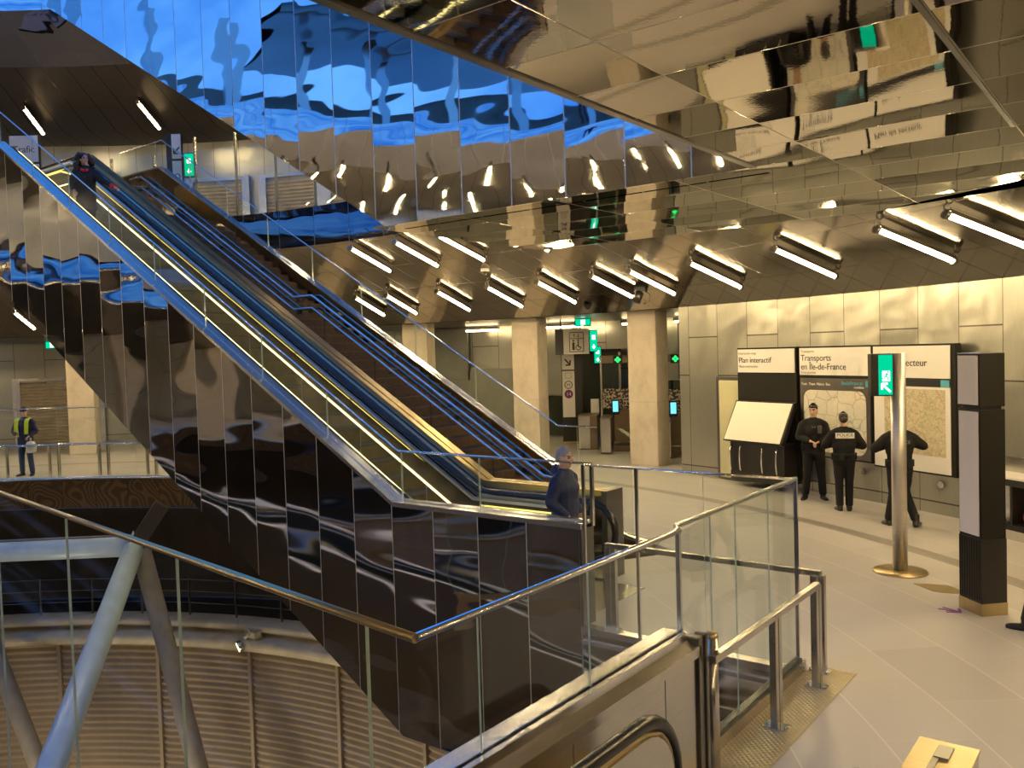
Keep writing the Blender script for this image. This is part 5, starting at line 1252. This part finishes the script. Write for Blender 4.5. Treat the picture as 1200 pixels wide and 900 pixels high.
obj('chest_badge', b, 'text_grey', P['root'], local=True)
# second officer, from behind, looking at the network map
ARMS_PH = {-1: ((-.33, -.02, 1.16), (-.14, -.26, 1.14)), 1: ((.33, -.02, 1.17), (.15, -.26, 1.15))}
P = person('police officer seen from behind, white POLICE patch, hair in a bun, facing the network map', (-4.42, 14.90, 0), (-.40, .92), ARMS_PH,
           {-1: ((-.085, -.02, .50), (-.075, .02, .08), (-.2, -1, 0)), 1: ((.085, -.02, .50), (.085, .03, .08), (.3, -1, 0))},
           dict(trousers='police_cloth', jacket='police_cloth', boot=.10, trouser_w=1.05), h=1.66, head_pitch=.25, bulk=1.08, curl=(.9, .9))
hair_cap(P, 'hair_dark', .0, 1.04); side_cap(P); box_vest(P); belt(P)
b = MB(); c = P['hc']; b.ellipsoid(c + Vector((0, .125, .015)), .042, .042, .042); obj('hair_bun', b, 'hair_dark', P['root'], local=True)
b = MB(); b.box(-.15, .15, .168, .176, 1.25, 1.345); pt = obj('back_patch', b, 'white', P['root'], local=True, bevel=.003)
text('police_text', 'POLICE', .075, 'text', pt, (0.0, .178, 1.285), rot=(PI / 2, 0, PI), align='CENTER', sx=1.05); text('police_subtext', 'NATIONALE', .024, 'text_grey', pt, (0.0, .178, 1.26), rot=(PI / 2, 0, PI), align='CENTER')
# third officer, stepping, elbows out
ARMS_EL = {-1: ((-.36, -.02, 1.24), (-.15, -.20, 1.27)), 1: ((.37, -.04, 1.20), (.15, -.22, 1.22))}
P = person('police officer from behind with raised elbows, partly hidden by the sign pole', (-3.33, 14.05, 0), (-.45, .90), ARMS_EL,
           {-1: ((-.10, -.10, .52), (-.20, .10, .10), (-.5, -.8, 0)), 1: ((.10, .0, .50), (.16, -.06, .08), (.3, -1, 0))},
           dict(trousers='police_cloth', jacket='police_cloth', boot=.10, trouser_w=1.05), h=1.74, head_pitch=.30, bulk=1.06, lean=(0, -.03), curl=(.8, .8))
hair_cap(P, 'hair_dark', .0, 1.0); side_cap(P); box_vest(P); belt(P)
b = MB(); b.box(-.15, .15, .168, .176, 1.27, 1.36); pt = obj('back_patch', b, 'charcoal', P['root'], local=True, bevel=.003)
text('police_text', 'POLICE', .07, 'text_grey', pt, (0.0, .178, 1.295), rot=(PI / 2, 0, PI), align='CENTER')
# man leaving the escalator
P = person('grey-haired person in a dark navy hooded jacket stepping off the foot of the escalator', (-5.62, 8.22, 0), (1.0, .10), {-1: ((-.27, .03, 1.14), (-.20, -.16, .98)), 1: ((.27, .04, 1.14), (.20, -.10, .94))},
           {-1: ((-.09, -.14, .52), (-.09, -.16, .08), (0, -1, 0)), 1: ((.09, .02, .50), (.09, .16, .10), (0, -1, 0))},
           dict(trousers='black_coat', jacket='navy', jacket_len=.80), h=1.74, bulk=1.15, head_pitch=.12)
hair_cap(P, 'hair_grey', .0, 1.0)
b = MB(); c = P['hc']; s = P['s']
loft(b, [c + Vector((-.11, .05, -.17)), c + Vector((0, .13, -.135)), c + Vector((.11, .05, -.17))], [(.03, .04), (.055, .065), (.03, .04)]); fused('hood', b, 'navy', P['root'], .011, 2)
# woman riding down
zst = nose(-16.75)
P = person('person with long curly black hair and black coat, riding high up on the escalator', (-16.75, 8.32, zst), (.86, -.50), {-1: ((-.26, .02, 1.14), (-.20, -.18, .98)), 1: ((.34, -.10, 1.20), (.55, -.30, 1.06))},
           {-1: ((-.09, -.02, .50), (-.09, .02, .08), (0, -1, 0)), 1: ((.09, -.03, .50), (.09, .02, .08), (0, -1, 0))},
           dict(trousers='black_coat', jacket='black_coat', jacket_len=.62), h=1.68, female=True, bulk=1.08, head_yaw=.35)
b = MB(); c = P['hc']; rt = P['rot']; f = lambda p: c + rt @ Vector(p)
random.seed(3)
b.ellipsoid(f((0, .04, .05)), .098, .105, .095)
for i in range(90):
    a = random.uniform(-.75, PI + .75); zz = random.uniform(-.27, .11); rr = (.085 + random.uniform(0, .045)) * (1.0 - .5 * max(0, zz) / .11 * .6)
    b.ellipsoid(f((rr * 1.35 * math.cos(a), .035 + rr * math.sin(a) * 1.1, zz)), .036, .036, .040, 8, 6)
fused('curly_hair', b, 'hair_dark', P['root'], .011, 1)
b = MB(); S = P['S']; e, w = Vector((.34, -.10, 1.20)), Vector((.55, -.30, 1.06)); loft(b, [S(e.lerp(w, .72)), S(e.lerp(w, .96))], [.056, .050]); obj('red_cuff', b, 'red_cloth', P['root'], local=True)
b = MB(); loft(b, [S((-.06, -.09, 1.43)), S((.0, -.125, 1.40)), S((.06, -.09, 1.43))], [.025, .03, .025]); obj('scarf', b, 'red_cloth', P['root'], local=True)
# worker with high-visibility vest
P = person('person in fluorescent yellow vest, navy coat and jeans at the far glass guard', (-23.83, 9.92, 0), (.61, -.79), {-1: ((-.27, -.02, 1.15), (-.10, -.22, 1.08)), 1: ((.27, .0, 1.14), (.20, -.20, 1.02))},
           {-1: ((-.11, -.02, .50), (-.13, .02, .08), (-.3, -1, 0)), 1: ((.11, -.02, .50), (.13, .02, .08), (.3, -1, 0))},
           dict(trousers='jeans', jacket='navy', jacket_len=.76), h=1.79, bulk=1.12, head_pitch=.25, curl=(.8, .8))
b = MB(); c = P['hc']; s = P['s']; rt = P['rot']; f = lambda p: c + rt @ (Vector(p) * s)
b.ellipsoid(f((0, .012, .062)), .086 * s, .104 * s, .072 * s, 18, 12, rt); fused('knit_cap', b, 'navy', P['root'], .009, 2)
b = MB(); S = P['S']
for k in (-1, 1):
    loft(b, [S((k * .12, -.166, 1.08)), S((k * .13, -.172, 1.25)), S((k * .13, -.13, 1.42)), S((k * .13, .0, 1.475)), S((k * .12, .10, 1.42)), S((k * .10, .17, 1.25)), S((k * .1, .165, 1.02))], [(.055, .012)] * 7, xref=(1, 0, 0), seg=10)
loft(b, [S((0, .162, 1.40)), S((0, .178, 1.2)), S((0, .172, 1.02))], [(.12, .012)] * 3); obj('yellow_vest', b, 'hivis', P['root'], local=True)
b = MB(); b.box(-.135, -.035, -.33, -.318, 1.08, 1.14); obj('phone', b, 'steel_dark', P['root'], local=True)
bg = Matrix.Rotation(P['root'].rotation_euler.z, 4, 'Z'); bl = Vector((-23.83, 9.92, 0)) + (bg @ Vector((.27, -.24, .62)))
b = MB(); b.lathe([(.01, 0), (.10, .0), (.125, .06), (.12, .22), (.09, .28), (.03, .30)], bl, 14); hb = thing('carrier_bag', 'white plastic bag hanging from the hand of the worker in the yellow vest', 'bag', bl); obj('sack', b, 'clear_bag', hb)
b = MB(); b.tube([bl + Vector((-.05, 0, .28)), bl + Vector((-.03, 0, .38)), bl + Vector((.03, 0, .38)), bl + Vector((.05, 0, .28))], .008, 6); obj('handle', b, 'clear_bag', hb)
# passer-by leaving the picture: only a black shoe shows
P = person('person in black cut off by the picture edge, only black shoe and cuff showing', (-0.84, 9.47, 0), (-1.0, .12), {-1: ((-.25, .03, 1.14), (-.24, -.08, .90)), 1: ((.25, .03, 1.14), (.24, -.08, .90))},
           {-1: ((-.09, -.20, .52), (-.09, -.30, .08), (0, -1, 0)), 1: ((.09, .02, .50), (.09, .20, .09), (0, -1, 0))},
           dict(trousers='black_coat', jacket='black_coat'), h=1.75)
hair_cap(P, 'hair_dark')
# worker on the top gallery, seen as a reflection in the blue cladding
P = person('person in red high-visibility jacket, seen only as a reflection in blue cladding', (-19.0, -15.2, 12.6), (.2, .98), {-1: ((-.27, .03, 1.14), (-.26, -.08, .90)), 1: ((.27, .03, 1.14), (.26, -.08, .90))},
           {-1: ((-.10, -.02, .50), (-.12, .02, .08), (0, -1, 0)), 1: ((.10, -.02, .50), (.12, .02, .08), (0, -1, 0))},
           dict(trousers='navy', jacket='hivis_red'), h=1.78, bulk=1.1)
hair_cap(P, 'hair_dark')
# ================================================================== LIGHT, SKY, CAMERA
w = bpy.data.worlds.new('sky'); SC.world = w; w.use_nodes = True
nt = w.node_tree; nt.nodes.clear()
out = nt.nodes.new('ShaderNodeOutputWorld'); bg = nt.nodes.new('ShaderNodeBackground'); tc = nt.nodes.new('ShaderNodeTexCoord')
ns = nt.nodes.new('ShaderNodeTexNoise'); ns.inputs['Scale'].default_value = 5.0; ns.inputs['Detail'].default_value = 5
rp = nt.nodes.new('ShaderNodeValToRGB'); rp.color_ramp.elements[0].position = .35; rp.color_ramp.elements[0].color = (0.02, 0.17, 0.72, 1)
rp.color_ramp.elements[1].position = .72; rp.color_ramp.elements[1].color = (0.13, 0.43, 1.0, 1)
nt.links.new(tc.outputs['Generated'], ns.inputs['Vector']); nt.links.new(ns.outputs['Fac'], rp.inputs[0]); nt.links.new(rp.outputs[0], bg.inputs[0])
bg.inputs[1].default_value = 1.05; nt.links.new(bg.outputs[0], out.inputs[0])

def area(name, loc, target, size, energy, col):
    l = bpy.data.lights.new(name, 'AREA'); l.size = size; l.energy = energy; l.color = col
    o = bpy.data.objects.new(name, l); COL.objects.link(o); o.location = loc
    o.rotation_euler = (Vector(target) - Vector(loc)).to_track_quat('-Z', 'Y').to_euler(); return o
# area lights added for the glow of storeys below, on the shaft lining
def bulb(name, loc, energy, col, r=0.6):
    l = bpy.data.lights.new(name, 'POINT'); l.energy = energy; l.color = col; l.shadow_soft_size = r
    o = bpy.data.objects.new(name, l); COL.objects.link(o); o.location = loc
for az, e in ((-30, 300), (5, 300), (80, 50), (150, 50), (215, 80), (280, 120)): area('shaft_lamp', pol(az, 8, -12.0), pol(az + 3, 15.3, -7.5), 2.5, e, (1.0, .80, .54))

cam = bpy.data.cameras.new('camera'); cam.sensor_width = 36.0; cam.lens = 1003.6 / 1200 * 36; cam.clip_start = 0.05; cam.clip_end = 300
co = bpy.data.objects.new('camera', cam); COL.objects.link(co)
rx, ux, fx = Vector((0.79201649, 0.60974531, -0.03034046)), Vector((0.0, 0.0497416, 0.99876212)), Vector((-0.6104997, 0.79103504, -0.03941677))
mt = Matrix((rx, ux, -fx)).transposed().to_4x4(); mt.translation = (0, 0, 2.9); co.matrix_world = mt
SC.camera = co
SC.view_settings.view_transform = 'Standard'; SC.view_settings.look = 'None'; SC.view_settings.gamma = 1.0; SC.view_settings.use_curve_mapping = False
SC.view_settings.exposure = 0.35
cy = SC.cycles
cy.max_bounces = 14; cy.glossy_bounces = 8; cy.diffuse_bounces = 4; cy.transparent_max_bounces = 24; cy.transmission_bounces = 6
cy.sample_clamp_indirect = 6.0; cy.blur_glossy = 0.4; cy.use_denoising = True
